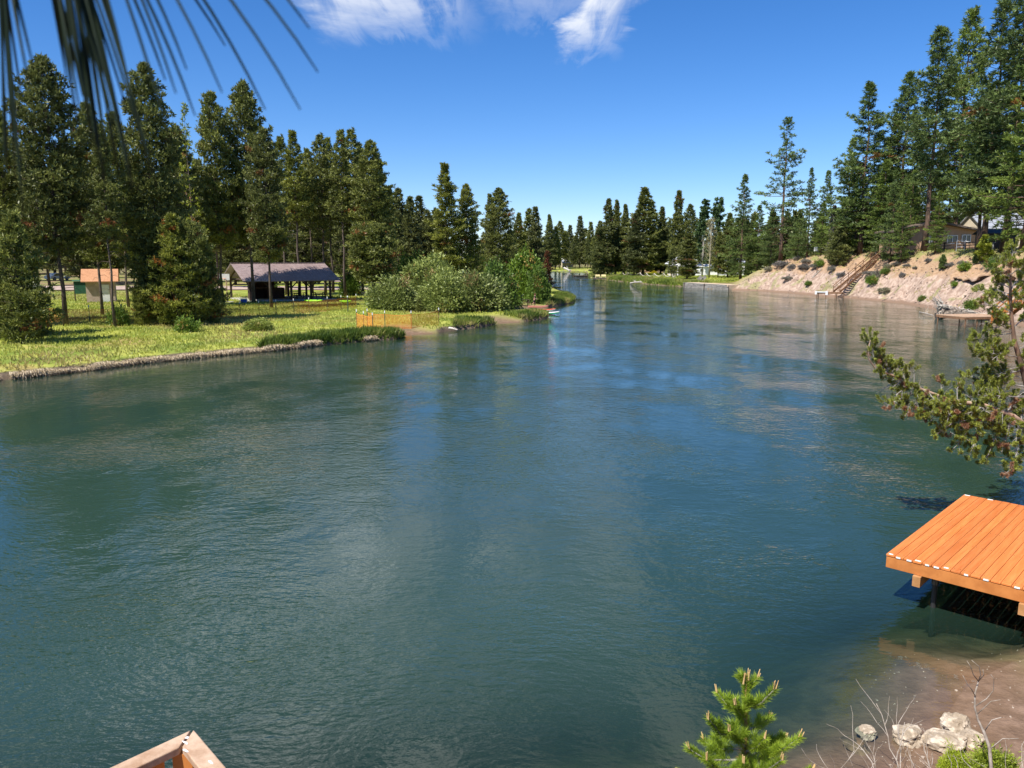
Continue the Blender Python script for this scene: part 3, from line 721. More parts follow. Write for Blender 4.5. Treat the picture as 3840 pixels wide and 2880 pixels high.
rb = [(2955, 440, 141, 'open', 1.0, 'lone open topped pine at the bluff edge, light showing through it'),
      (3045, 630, 152, 'ponderosa3', .8, 'narrow pine just right of the lone open topped pine'),
      (3108, 640, 158, 'ponderosa0', .9, 'dark pine behind the dead grey tree'),
      (3268, 312, 132, 'ponderosa0', 1.1, 'leftmost tall pine of the big stand on the bluff, wide left limbs'),
      (3365, 430, 140, 'ponderosa2', .9, 'pine in the gap behind the leftmost tall pine of the stand'),
      (3414, 272, 138, 'ponderosa1', 1.0, 'second tall top from the left of the big stand on the bluff'),
      (3533, 104, 113, 'ponderosa2', .95, 'very tall pine in front of the brown house, dark trunk bare below'),
      (3651, 38, 150, 'ponderosa1', .9, 'very tall pine with a slim top, behind the house gable'),
      (3775, 2, 91, 'ponderosa0', 1.0, 'tallest pine near the right edge, thick trunk by the dark shed'),
      (3860, -60, 83, 'ponderosa2', 1.0, 'pine cut off by the right edge, thick sunlit trunk base'),
      (3722, 330, 100, 'ponderosa1', 1.0, 'shorter pine between the two tallest at the right'),
      (3925, 60, 96, 'ponderosa3', 1.0, 'pine beyond the right edge whose limbs hang into the photo'),
      (3232, 610, 121, 'ponderosa3', 1.5, 'broad light green pine leafy to the ground above the long stairs'),
      (3345, 640, 124, 'ponderosa0', 1.2, 'mid height pine over the upper stair landing'),
      (3527, 716, 109.5, 'ponderosa3', 1.0, 'small pine right in front of the brown house windows'),
      (3150, 830, 131, 'young0', .8, 'young pine at the bluff edge behind the dead grey tree'),
            (3200, 520, 146, 'ponderosa3', 1.1, 'pine stepping down on the left side of the big stand on the bluff'),
      (3470, 500, 150, 'ponderosa3', 1.1, 'pine filling the gap left of the very tall pine by the house'),
      (3590, 470, 152, 'ponderosa0', 1.0, 'pine filling the gap right of the very tall pine by the house'),
      (3325, 600, 133, 'ponderosa3', 1.2, 'leafy pine low in the big stand, over the left house corner'),
      (3430, 640, 131, 'ponderosa3', 1.1, 'leafy pine low in the big stand, over the middle of the house roof'),
      (3090, 760, 141, 'ponderosa3', 1.1, 'low leafy pine between the dead grey tree and the lone open pine'),
      (2900, 780, 149, 'ponderosa3', 1.2, 'low leafy pine left of the lone open topped pine'),
      (3000, 800, 137, 'ponderosa3', 1.2, 'low pine filling below the lone open topped pine')]
for a, b_, D, t, k, l in rb: conif(t, 'pine_tree', l, a, b_, D, k * 1.32, dmin=9.5 if t != 'young0' else 5.5, group='pines on the bluff')
conif('ponderosa3', 'pine_tree', 'full pine hiding the left end of the brown house', 3362, 640, 124, 1.25, dmin=6.5, group='pines on the bluff')
conif('ponderosa3', 'pine_tree', 'pine in front of the brown house left of its windows', 3400, 680, 120, 1.2, dmin=6.5, group='pines on the bluff')
conif('grey', 'dead_tree', 'dead grey lichen covered tree on the bluff slope left of the stairs', 3132, 760, 134, 1.0, dmin=6)
br = [(2700, 760), (2900, 690), (2990, 720), (3080, 700), (3180, 640), (3300, 560), (3450, 520), (3580, 480), (3690, 500), (3620, 640), (3500, 620), (3780, 520), (3860, 500), (3400, 660)]
br.sort(); br = [(a, b_ + 110) for a, b_ in br if a not in (3580, 3690, 3450)]
for i, (a, b_) in enumerate(br):
    conif(('far0', 'far1', 'ponderosa1')[i % 3], 'pine_tree', '%s from the left of the dim pines in the wood behind the bluff' % ordinal(i), a, b_, 172 + 11 * ((i * 3) % 4), 1.4, dmin=18, group='wood behind the bluff')

for i, (x, y) in enumerate(((20.5, 17.5), (26, 23), (29, 30), (36.5, 37), (43, 47), (52, 58), (60, 68))):
    h_ = (20, 23, 19, 24, 22, 25, 23)[i]
    plant('ponderosa%d' % (i % 3), 'pine_tree', '%s pine from the near end on the bank beyond the right edge of the photo' % ordinal(i), 'tree', (x, y, gz(x, y) - .05), h_ / 20 * 1.1, h_ / 20, group='pines beyond the right edge')

for i, (x, y) in enumerate(((18.5, 21.0), (21.5, 25.5), (25.2, 29.5), (28.8, 35), (33.0, 40.5), (38.2, 47), (43.5, 55), (50, 63))):
    h_ = (7, 10, 8, 12, 9, 11, 12, 10)[i]
    plant('ponderosa3', 'young_pine', '%s low pine from the near end beyond the right edge' % ordinal(i), 'tree', (x, y, gz(x, y) - .05), h_ / 20 * 1.5, h_ / 20, group='low pines beyond the right edge')
for i, (x, y) in enumerate(((-50, 53), (-45.5, 57), (-54, 60), (-49, 47), (-58, 52), (-62, 66), (-70, 76), (-66, 58), (-76, 68))):
    h_ = (19, 21, 18, 17, 20, 23, 22, 21, 24)[i]
    plant('full%d' % (i % 3), 'pine_tree', '%s pine of the clump on the meadow beyond the left edge of the photo' % ordinal(i), 'tree', (x, y, gz(x, y) - .05), h_ / 20 * 1.2, h_ / 20, group='pines beyond the left edge')
# ------------------------------------------------------------------ materials for built things
M_wood = mottled('weathered_wood', (.20, .165, .13), (.40, .345, .28), 7, .85, .4, (1, 1, .2), tint=True)
M_woodb = mottled('brown_stained_wood', (.16, .085, .045), (.30, .165, .09), 7, .75, .3, (1, 1, .3), tint=True)
M_darkwood = mottled('dark_brown_wood', (.045, .028, .02), (.10, .065, .045), 6, .85, .3)
M_greywood = mottled('grey_timber', (.15, .14, .125), (.38, .355, .32), 5, .9, .5, (.3, .3, 1.6), tint=True)
M_palewood = mottled('pale_driftwood', (.34, .30, .25), (.66, .60, .52), 9, .9, .4)
M_root = mottled('driftwood_roots', (.10, .075, .055), (.40, .33, .27), 6, .95, .5)
M_deck = mottled('orange_deck_stain', (.56, .160, .036), (.68, .225, .060), 17, .55, .25, (.07, 1, 1), tint=True, spec=.35)
M_deckside = mottled('orange_deck_fascia', (.42, .145, .035), (.56, .21, .055), 4, .6, .2)
M_deckraw = mottled('raw_deck_timber', (.36, .17, .06), (.52, .27, .11), 5, .75, .3)
M_rail = mottled('rail_cedar', (.34, .20, .115), (.56, .40, .28), 9, .7, .35, (1, 1, 1), tint=True)
M_paint_w = mottled('white_paint', (.70, .70, .68), (.84, .84, .82), 3, .6)
M_metal = mottled('dark_steel', (.035, .035, .035), (.09, .08, .07), 8, .5, .2, metal=.6)
M_postg = mottled('green_steel_post', (.035, .055, .035), (.07, .09, .06), 9, .6)
M_orange = mottled('orange_net', (.80, .22, .03), (.95, .34, .06), 3, .7)
M_roof = mottled('brown_metal_roof', (.205, .150, .140), (.30, .225, .21), 2.2, .5, .15, (1, 1, 1), spec=.5)
M_concrete = mottled('concrete', (.36, .34, .31), (.52, .50, .46), 4, .9)
M_glass = mottled('window_glass', (.02, .025, .03), (.04, .05, .06), 2, .08, spec=.8)
M_tanwall = mottled('tan_siding', (.44, .275, .165), (.52, .335, .21), 5, .8, .15, (1, 1, .2))
M_cream = mottled('cream_wall', (.62, .52, .38), (.72, .62, .47), 3, .8)
M_fascia = mottled('brown_fascia', (.10, .075, .055), (.17, .13, .10), 4, .7)
M_greyroof = mottled('grey_metal_roof', (.30, .32, .36), (.40, .42, .46), 2, .4, spec=.5)
M_copper = mottled('orange_shingle', (.42, .20, .10), (.56, .29, .155), 9, .9, .3)
M_green = mottled('dark_green_paint', (.012, .055, .028), (.02, .085, .042), 3, .6)
M_blue = mottled('cooler_blue', (.02, .09, .52), (.03, .14, .66), 3, .4)
M_lime = mottled('lime_plastic', (.30, .72, .02), (.42, .85, .05), 2, .4)
M_black = mottled('black_plastic', (.012, .012, .012), (.03, .03, .03), 3, .5)
M_red = mottled('red_vinyl', (.58, .085, .045), (.70, .14, .08), 2, .45)
M_pinkish = mottled('faded_red_vinyl', (.40, .155, .11), (.50, .22, .165), 3, .55)
M_sup = mottled('green_vinyl', (.03, .42, .16), (.05, .52, .22), 2, .45)
M_yellow = mottled('cream_paint', (.72, .60, .30), (.82, .70, .40), 3, .6)
M_chairg = mottled('green_chair_plastic', (.01, .20, .10), (.02, .30, .15), 3, .5)
M_skin = mottled('skin', (.50, .29, .20), (.60, .37, .26), 5, .6)
M_cloth = mottled('black_clothing', (.018, .018, .022), (.04, .04, .045), 9, .9)
M_shirt = mottled('dark_shirt', (.028, .026, .03), (.06, .055, .06), 9, .9)
M_hair = mottled('brown_hair', (.07, .03, .015), (.15, .065, .03), 20, .7)
M_pale_rock = mottled('pale_rock', (.30, .235, .165), (.60, .50, .38), 9, .95, .9, contrast=(.42, .62))
M_gravel = mottled('pink_gravel', (.34, .25, .20), (.46, .35, .285), 1.5, .95)
M_asphalt = mottled('asphalt', (.12, .12, .125), (.18, .18, .185), 2, .9)
M_log = mottled('bleached_log', (.40, .31, .23), (.66, .56, .45), 6, .9, .4)

# ------------------------------------------------------------------ lanes and lots behind the left bank
def lane(name, pts, wdt, mat):
    vs, fs = [], []; M = 7
    dense = []
    for a, b in zip(pts[:-1], pts[1:]):
        n = max(2, int((Vector(b) - Vector(a)).length / 2.0))
        dense += [Vector(a).lerp(Vector(b), k / n) for k in range(n)]
    dense.append(Vector(pts[-1]))
    for i, p in enumerate(dense):
        d = (dense[min(i + 1, len(dense) - 1)] - dense[max(i - 1, 0)]).normalized(); s = Vector((d.y, -d.x))
        for k in range(M):
            qx = p + s * wdt * (k / (M - 1) - .5); vs.append((qx.x, qx.y, gz(qx.x, qx.y) + .14))
    for i in range(len(dense) - 1):
        for k in range(M - 1): fs.append((i * M + k, i * M + k + 1, (i + 1) * M + k + 1, (i + 1) * M + k))
    o = bpy.data.objects.new(name, mesh_np(name, vs, fs, mat, smooth=True)); link(o); return tag(o, kind='structure')
lane('gravel_road', [(-110, 104), (-75, 118), (-50, 128), (-20, 138), (-8, 150)], 13, M_gravel)
lane('asphalt_road', [(-60, 196), (-32, 190), (-24, 205), (-22, 240)], 9, M_asphalt)
lane('sand_path', [(-40, 172), (-27, 166), (-17, 160)], 6, M_gravel)

# ------------------------------------------------------------------ picnic shelter
A0 = P(940, 1133, .95); gz0 = gz(A0.x, A0.y)
ang = math.radians(33)
sh = thing('picnic_shelter', 'open picnic shelter with a brown metal gable roof on dark timber posts', 'picnic shelter', (A0.x, A0.y, gz0), ang)
LX, LY, EH, RH = 10.2, 9.6, 2.55, 4.55
mb = MB()
for s in (-1, 1):                                              # two roof slopes with ribs
    y0 = LY / 2 + s * (LY / 2 + 1.0); y1 = LY / 2; z0, z1 = EH - .12, RH
    mb.loft([[Vector((x, y0, z0)), Vector((x, y1, z1)), Vector((x, y1, z1 + .09)), Vector((x, y0, z0 + .09))] for x in (-1.0, LX + 1.0)])
    for k in range(34):
        x = -1.0 + (LX + 2) * k / 33
        mb.beam((x, y0, z0 + .11), (x, y1, z1 + .11), .035, .045)
mb.build('roof', M_roof, sh)
MB().beam((-1.05, LY / 2, RH + .16), (LX + 1.05, LY / 2, RH + .16), .34, .05).build('ridge_cap', M_roof, sh)
for yy in (0, LY):
    MB().beam((-.7, yy, EH - .05), (LX + .7, yy, EH - .05), .16, .26).build('beam', M_darkwood, sh)
    for k in range(5):
        x = LX * k / 4; m = MB(); m.box((x, yy, EH / 2 - .15), (.24, .24, EH - .02))
        for sg in (-1, 1):
            if 0 <= x + sg * .8 <= LX: m.beam((x + sg * .08, yy, EH - .95), (x + sg * .8, yy, EH - .16), .1, .12)
        m.build('post', M_darkwood, sh)
for k in range(5):                                             # trusses
    x = LX * k / 4; m = MB()
    m.beam((x, 0, EH + .1), (x, LY, EH + .1), .1, .2); m.beam((x, LY / 2, EH), (x, LY / 2, RH - .1), .1, .16)
    for s in (-1, 1): m.beam((x, LY / 2 + s * (LY / 2 + .7), EH - .12), (x, LY / 2, RH - .12), .1, .18)
    m.build('truss', M_darkwood, sh)
MB().box((LX / 2, LY / 2, .03), (LX + 1.2, LY + 1.2, .14)).build('slab', M_concrete, sh)
m = MB(); m.box((2.9, 5.6, 1.25), (3.4, .2, 2.3)); m.box((1.25, 4.4, 1.25), (.2, 2.5, 2.3)); m.box((4.3, 4.6, .8), (2.2, 1.6, 1.4)); m.box((2.8, 4.5, 1.5), (3.2, 1.9, .12))
m.build('storage_cupboard', M_darkwood, sh)
def picnic_table(label, loc, rz, mat, group=None):
    t = thing('picnic_table', label, 'picnic table', loc, rz, group)
    m = MB()
    for k in range(5): m.box((0, -.3 + .15 * k, .74), (1.8, .135, .04))
    m.build('tabletop', mat, t)
    for s in (-1, 1):
        m = MB(); [m.box((0, s * (.62 + .15 * k), .44), (1.8, .135, .04)) for k in range(2)]; m.build('seat', mat, t)
    for x in (-.65, .65):
        m = MB(); m.beam((x, -.2, .72), (x, -.6, 0), .09, .05); m.beam((x, .2, .72), (x, .6, 0), .09, .05); m.beam((x, -.75, .40), (x, .75, .40), .09, .05); m.beam((x, -.3, .70), (x, .3, .70), .09, .04)
        m.build('leg_frame', mat, t)
    return t
Rz = Matrix.Rotation(ang, 3, 'Z')
for (x, y, l) in ((6.9, 2.2, 'dark picnic table under the shelter roof, nearest its front posts'), (9.6, 2.6, 'picnic table at the open right end under the shelter'), (7.6, 6.6, 'picnic table at the back of the shelter behind the others')):
    p = Rz @ Vector((x, y, 0)); picnic_table(l, (A0.x + p.x, A0.y + p.y, gz0 + .12), ang + .1, M_darkwood, 'picnic tables under the shelter')

# ------------------------------------------------------------------ small things round the shelter
def on(sx, sy, z=None):
    p = P(sx, sy, .7)
    for _ in range(4): p = P(sx, sy, gz(p.x, p.y))
    return Vector((p.x, p.y, gz(p.x, p.y)))
p = on(853, 1133)
hp = thing('basketball_hoop', 'basketball hoop with white backboard on a tan pole beside the shelter', 'basketball hoop', p, .25)
MB().tube([(0, 0, -.2), (0, 0, 2.7)], .07, 8).build('pole', M_rail, hp)
MB().beam((0, 0, 2.65), (0, -.75, 2.95), .08, .08).build('arm', M_metal, hp)
b_ = MB().box((-.1, -.78, 3.05), (1.15, .05, .75)).build('backboard', M_paint_w, hp)
r_ = MB(); r_.tube([(-.1 + .23 * math.cos(a), -1.05 + .23 * math.sin(a), 2.85) for a in [i * math.pi / 8 for i in range(17)]], .02, 5); r_.build('rim', M_orange, hp)
MB().box((-.6, 0, .02), (2.6, .9, .12)).build('footing', M_concrete, hp)

p = on(915, 1135)
ck = thing('ice_chest', 'blue ice chest with a white lid on the ground before the shelter', 'cooler', p, .25)
m = MB(); m.loft([[Vector((x * k, y * k, z)) for x, y in ((-.36, -.22), (.36, -.22), (.36, .22), (-.36, .22))] for z, k in ((0, .92), (.36, 1.0))]); m.build('body', M_blue, ck, bevel=.02)
MB().box((0, 0, .43), (.78, .50, .13)).build('lid', M_paint_w, ck, bevel=.025)
for s in (-1, 1): MB().box((s * .385, 0, .28), (.03, .22, .05)).build('handle', M_paint_w, ck)

def kayak(name, label, loc, rz, Ln, Wd, mat, mat2, group=None, seat=True):
    k = thing(name, label, 'kayak', loc, rz, group); rings = []
    for i in range(13):
        t = i / 12; x = (t - .5) * Ln; w = Wd / 2 * max(.03, math.sin(math.pi * t) ** .55); kk = .10 * (2 * abs(t - .5)) ** 2.5
        rings.append([Vector((x, w * math.cos(a), .17 + kk + (.15 if math.sin(a) > 0 else .17) * math.sin(a) * (.4 + .6 * w / (Wd / 2)))) for a in [j * math.pi / 6 for j in range(12)]])
    MB().loft(rings).build('hull', mat, k, smooth=True)
    if seat:
        m = MB(); m.tube([(.42 * math.cos(a), .24 * math.sin(a), .31) for a in [i * math.pi / 9 for i in range(19)]], .03, 5); m.build('cockpit_rim', mat, k)
        MB().loft([[Vector((.38 * math.cos(a) * q_, .2 * math.sin(a) * q_, z)) for a in [j * math.pi / 6 for j in range(12)]] for z, q_ in ((.29, .9), (.325, 1.0))]).build('cockpit', mat2, k)
    return k
kayak('kayak', 'lime green kayak lying on the grass behind the orange fence, the left one', on(1175, 1134), -.10, 2.3, .7, M_lime, M_black, 'lime green kayaks')
kayak('kayak', 'lime green kayak lying end on, the right one by the dark green post', on(1296, 1136), .55, 1.5, .8, M_lime, M_black, 'lime green kayaks')

# ------------------------------------------------------------------ small buildings at the far left
p = on(384, 1131); ph = thing('pump_house', 'small pale building with an orange shingle gable roof behind the left pines', 'small building', p, .42)
m = MB(); m.loft([[Vector((x, y, -.1)), Vector((x, y + 0, 2.5))] + [] for x, y in ((-1.5, -1.3), (1.5, -1.3), (1.5, 1.6), (-1.5, 1.6))] if False else [[Vector((x * 1.5, y * 1.45, z)) for x, y in ((-1, -1), (1, -1), (1, 1), (-1, 1))] for z in (-.1, 2.55)])
for s in (-1, 1): m.add([(s * 1.5, -1.45, 2.55), (s * 1.5, 1.45, 2.55), (s * 1.5, 0, 3.6)], [(0, 1, 2)])
m.build('wall', mottled('stucco', (.40, .30, .24), (.54, .43, .35), 2, .9), ph)
m = MB()
for s in (-1, 1): m.loft([[Vector((x, s * 1.85, 2.35)), Vector((x, 0, 3.75)), Vector((x, 0, 3.85)), Vector((x, s * 1.85, 2.45))] for x in (-1.95, 1.95)])
m.build('roof', M_copper, ph)
d_ = MB().box((.5, -1.475, 1.02), (.85, .05, 2.05)).build('door', M_paint_w, ph); MB().blob((.2, -1.52, 1.0), .04).build('handle', M_metal, d_)
p = on(311, 1131); sg = thing('notice_board', 'dark green notice board on two posts left of the orange roofed building', 'notice board', p, .2)
MB().box((0, 0, 1.65), (1.6, .08, 1.45)).build('panel', M_green, sg)
MB().prism([(-.22, 0), (0, .16), (.22, 0)], (-.95, 0, 2.4), (.95, 0, 2.4)).build('cap', M_green, sg)
for s in (-.8, .8): MB().box((s, .02, 1.1), (.1, .1, 2.5)).build('post', M_darkwood, sg)
p = on_ground(48, 84); tr = thing('camper_trailer', 'white camper trailer half hidden behind the pine at the left edge', 'camper trailer', p, .35)
m = MB(); prof = [(-2.6, .55), (2.5, .55), (2.75, 1.2), (2.55, 2.5), (2.0, 2.85), (-2.3, 2.85), (-2.75, 2.4), (-2.8, 1.1)]
m.loft([[Vector((a, y, b)) for a, b in prof] for y in (-1.1, 1.1)]); m.build('body', M_paint_w, tr, bevel=.06)
for x in (-1.4, .9):
    f_ = MB().box((x, -1.12, 1.85), (.95, .05, .65)).build('window', M_black, tr); MB().box((x, -1.15, 1.85), (.83, .02, .53)).build('pane', M_glass, f_)
MB().box((-.25, -1.125, 1.5), (.65, .05, 1.75)).build('door', M_paint_w, tr)
def wheel(par, c, r, wd, ax='y'):
    o_ = MB().tube([(c[0], c[1] - wd / 2, c[2]), (c[0], c[1] + wd / 2, c[2])], r, 16).build('wheel', M_black, par)
    MB().tube([(c[0], c[1] - wd / 2 - .012, c[2]), (c[0], c[1] + wd / 2 + .012, c[2])], r * .55, 12).build('rim', M_greyroof, o_)
for x in (-.35, .45): wheel(tr, (x, -.95, .33), .33, .2)
MB().beam((2.5, 0, .5), (3.7, 0, .45), .1, .1).build('hitch', M_metal, tr)
def car(label, loc, rz, mat):
    c_ = thing('parked_car', label, 'car', loc, rz)
    prof = [(-2.15, .35), (2.2, .35), (2.25, .72), (1.25, .88), (.65, 1.42), (-1.0, 1.45), (-1.85, .95), (-2.2, .85)]
    MB().loft([[Vector((a, y, b)) for a, b in prof] for y in (-.85, .85)]).build('body', mat, c_, bevel=.08)
    for s in (-1, 1):
        MB().loft([[Vector((a, s * y, b)) for a, b in ((-1.5, .92), (1.0, .92), (.55, 1.34), (-.95, 1.36))] for y in (.84, .865)]).build('window', M_glass, c_)
        for x in (-1.35, 1.4): wheel(c_, (x, s * .8, .33), .33, .2)
    return c_
car('white car parked among the trees on the gravel lot at far left', on_ground(216, 150), 1.25, M_paint_w)

# ------------------------------------------------------------------ orange net fences
def net_fence(label, pts, hgt=1.2, group=None, label_posts=True):
    p0 = pts[0]; fz = thing('net_fence', label, 'fence', (p0.x, p0.y, p0.z), 0, group); m = MB()
    rng = random.Random(len(pts))
    for a, b in zip(pts[:-1], pts[1:]):
        a, b = a - p0, b - p0; d = Vector((b.x - a.x, b.y - a.y, 0)); L = d.length; d.normalize(); nrm = Vector((d.y, -d.x, 0)) * .03
        n = int(L / .105)
        for k in range(n + 1):
            q = a.lerp(b, k / n); sag = .07 * math.sin(math.pi * k / n); w_ = d * .012
            m.add([q - w_ + nrm + Vector((0, 0, .04)), q + w_ + nrm + Vector((0, 0, .04)), q + w_ + nrm + Vector((0, 0, hgt - sag)), q - w_ + nrm + Vector((0, 0, hgt - sag))], [(0, 1, 2, 3)])
        for k in range(15):
            z = .04 + (hgt - .04) * k / 14; t_ = .009 if k not in (0, 14) else .02; seg = 6
            for j in range(seg):
                qa, qb = a.lerp(b, j / seg), a.lerp(b, (j + 1) / seg)
                za, zb = (z - .07 * (z / hgt) * math.sin(math.pi * u_ / seg) for u_ in (j, j + 1))
                m.add([qa + nrm + Vector((0, 0, za - t_)), qb + nrm + Vector((0, 0, zb - t_)), qb + nrm + Vector((0, 0, zb + t_)), qa + nrm + Vector((0, 0, za + t_))], [(0, 1, 2, 3)])
    m.build('net', M_orange, fz)
    for q in pts:
        q = q - p0; lean = Vector((rng.uniform(-.04, .04), rng.uniform(-.04, .04), 0))
        po = MB().box(q + Vector((0, 0, .62)) + lean * .5, (.05, .045, 1.5)).build('post', M_postg, fz)
        MB().box(q + Vector((0, 0, 1.43)) + lean * .5, (.07, .065, .2)).build('post_cap', M_paint_w, po)
    return fz
net_fence('long orange snow fence running from the left trees past the shelter', [on(*q) for q in ((60, 1216), (185, 1209), (337, 1211), (457, 1209), (600, 1206), (720, 1200), (829, 1195), (902, 1191), (972, 1188), (1036, 1182), (1102, 1177), (1160, 1172), (1229, 1167), (1280, 1160), (1336, 1153))])
net_fence('orange snow fence along the back of the small grass plot by the cove', [on(*q) for q in ((1379, 1225), (1444, 1223), (1543, 1222), (1645, 1218))])
net_fence('short orange snow fence going down to the water at the cove', [on(*q) for q in ((1339, 1228), (1365, 1236), (1398, 1246))])
q = on(1305, 1172); t = thing('steel_post', 'thick dark green post standing alone near the right kayak', 'post', q)
MB().box((0, 0, .75), (.09, .09, 1.7)).build('shaft', M_postg, t); MB().box((0, 0, 1.66), (.11, .11, .14)).build('post_cap', M_paint_w, t)

# ------------------------------------------------------------------ landing with person and boards
def person(loc, rz):
    pr = thing('person', 'person in dark shirt and shorts stepping along the shore by the boards', 'person', loc, rz)
    def skinned(name, J, E, mat, root=0, sub=2):
        me = bpy.data.meshes.new(name); me.from_pydata([j[:3] for j in J], E, []); me.materials.append(mat)
        o = bpy.data.objects.new(name, me); link(o, pr)
        sk = o.modifiers.new('skin', 'SKIN'); sk.use_smooth_shade = True
        for i, j in enumerate(J): me.skin_vertices[0].data[i].radius = (j[3], j[4] if len(j) > 4 else j[3])
        me.skin_vertices[0].data[root].use_root = True
        sb = o.modifiers.new('sub', 'SUBSURF'); sb.levels = sb.render_levels = sub
        return o
    # x forward (walking direction), y left
    J = [(0, 0, .92, .135, .11), (.02, 0, 1.12, .125, .10), (.05, 0, 1.32, .15, .11), (.07, 0, 1.43, .06), (.10, 0, 1.50, .052), (.12, 0, 1.60, .085, .095), (.13, 0, 1.68, .07),
         (.0, .09, .86, .085), (.05, .10, .48, .058), (.03, .10, .26, .05), (.0, .10, .08, .036), (.13, .10, .03, .032),
         (-.02, -.09, .86, .085), (-.10, -.10, .50, .058), (-.30, -.10, .34, .048), (-.44, -.10, .22, .036), (-.47, -.10, .11, .030),
         (.06, .18, 1.37, .055), (.04, .24, 1.12, .042), (.24, .16, 1.04, .035), (.30, .13, 1.05, .03),
         (.06, -.18, 1.37, .055), (.0, -.24, 1.12, .042), (.20, -.14, 1.02, .035), (.27, -.11, 1.02, .03)]
    E = [(0, 1), (1, 2), (2, 3), (3, 4), (4, 5), (5, 6), (0, 7), (7, 8), (8, 9), (9, 10), (10, 11), (0, 12), (12, 13), (13, 14), (14, 15), (15, 16), (2, 17), (17, 18), (18, 19), (19, 20), (2, 21), (21, 22), (22, 23), (23, 24)]
    for base in (20, 24):                                      # five fingers on each hand
        bx, by, bz = J[base][:3]
        for k, (dy, ln) in enumerate(((-.028, .062), (-.010, .078), (.010, .074), (.026, .056))):
            J.append((bx + .045, by + dy, bz - .005, .009)); J.append((bx + .045 + ln * .6, by + dy * 1.1, bz - .02, .008)); J.append((bx + .045 + ln, by + dy * 1.1, bz - .045, .007))
            i = len(J) - 3; E += [(base, i), (i, i + 1), (i + 1, i + 2)]
        J.append((bx + .02, by - .03, bz + .03, .011)); J.append((bx + .055, by - .035, bz + .04, .009)); i = len(J) - 2; E += [(base, i), (i, i + 1)]
    skinned('body', J, E, M_skin)
    skinned('shirt', [(0, 0, .93, .150, .125), (.02, 0, 1.12, .140, .115), (.05, 0, 1.33, .162, .122), (.065, 0, 1.42, .075), (.06, .185, 1.37, .068), (.05, .22, 1.22, .058), (.06, -.185, 1.37, .068), (.03, -.22, 1.22, .058)],
            [(0, 1), (1, 2), (2, 3), (2, 4), (4, 5), (2, 6), (6, 7)], M_shirt)
    skinned('shorts', [(0, 0, .95, .15, .125), (.0, 0, .88, .145, .12), (.0, .09, .82, .105), (.035, .10, .58, .082), (-.02, -.09, .82, .105), (-.085, -.10, .60, .082)], [(0, 1), (1, 2), (2, 3), (1, 4), (4, 5)], M_cloth)
    m = MB(); m.blob((.095, 0, 1.645), (.108, .10, .105), 3, .12, 3); m.blob((.0, 0, 1.58), (.06, .075, .10), 4, .12, 2); m.build('hair', M_hair, pr, smooth=True)
    fc = MB()
    for s in (-1, 1): fc.blob((.213, s * .034, 1.605), .012, 1, 0, 1)
    fc.blob((.222, 0, 1.575), (.018, .012, .018), 2, 0, 1); fc.blob((.207, 0, 1.535), (.010, .026, .007), 2, 0, 1)
    fc.build('face', M_hair, pr)
    return pr
p = on(2004, 1151); person((p.x, p.y, p.z), math.radians(-8))
def board(label, loc, rz, Ln, layers, tilt=0.0):
    t = thing('paddle_board', label, 'paddle board', loc, rz, 'boards at the landing'); t.rotation_euler = (0, tilt, rz)
    z = 0
    for nm, mt, h, gr in layers:
        rings = []
        for i in range(15):
            u_ = i / 14; x = (u_ - .5) * Ln; w_ = .38 * max(.05, math.sin(math.pi * min(1, u_ * .96 + .02)) ** .42) + gr; kk = .16 * max(0, u_ - .72) ** 1.4 * 4
            rings.append([Vector((x, w_ * s, z + kk + zz_)) for s, zz_ in ((-.86, 0), (.86, 0), (1, h * .35), (1, h * .7), (.86, h), (-.86, h), (-1, h * .7), (-1, h * .35))])
        MB().loft(rings).build(nm, mt, t, smooth=False); z += h - .001
    return t
q = P(2045, 1176, .12); 
board('white paddle board with a green bottom at the landing, nearest the water', (q.x, q.y, .10), math.radians(-12), 3.2, [('bottom', M_sup, .10, 0), ('top', M_paint_w, .10, .01)])
q = P(2030, 1166, .2)
board('red and white paddle board between the green bottomed one and the faded red one', (q.x, q.y, .22), math.radians(-10), 3.3, [('bottom', M_paint_w, .09, 0), ('top', M_red, .10, .01)])
q = P(2018, 1154, .3)
board('faded red inflatable board lying furthest back at the landing', (q.x, q.y + .3, .30), math.radians(-4), 2.5, [('bottom', M_pinkish, .12, 0), ('top', M_pinkish, .10, -.03)])
q = on(1962, 1146); picnic_table('dark picnic table in the shade behind the standing person', q, .15, M_darkwood)
q = on(1928, 1148); cc_ = thing('camp_chair', 'dark folding camp chair in the shade at the dirt landing', 'chair', q, .9)
MB().box((0, 0, .44), (.55, .5, .03)).build('seat', M_cloth, cc_); MB().beam((0, .25, .45), (0, .38, .98), .55, .03, (0, 1, 0)).build('backrest', M_cloth, cc_)
for x in (-.26, .26):
    for y in (-.24, .26): MB().tube([(x, y, 0), (x * .9, -y * .4, .46)], .014, 5).build('leg', M_metal, cc_)

def branchy_log(name, label, a, b, r0, r1, mat, nbr=4, seed=0, cat='log', bend=.1):
    R = random.Random(seed); a, b = Vector(a), Vector(b); t = thing(name, label, cat, a); d = b - a; L = d.length; m = MB()
    pts = [Vector(), d * .33 + Vector((0, 0, bend * L * .3)), d * .66 + Vector((0, 0, bend * L * .2)), d]
    m.tube(pts, [r0, lerp(r0, r1, .4), lerp(r0, r1, .7), r1], 8); m.build('trunk', mat, t)
    for k in range(nbr):
        u_ = R.uniform(.25, .95); s = d * u_ + Vector((0, 0, bend * L * .25)); e = s + Vector((R.uniform(-.4, .4), R.uniform(-.4, .4), R.uniform(.1, .6))) * L * .35
        MB().tube([s, s.lerp(e, .5) + Vector((R.uniform(-.1, .1), 0, R.uniform(-.05, .1))), e], [r1 * .7, r1 * .5, r1 * .2], 5).build('limb', mat, t)
    return t
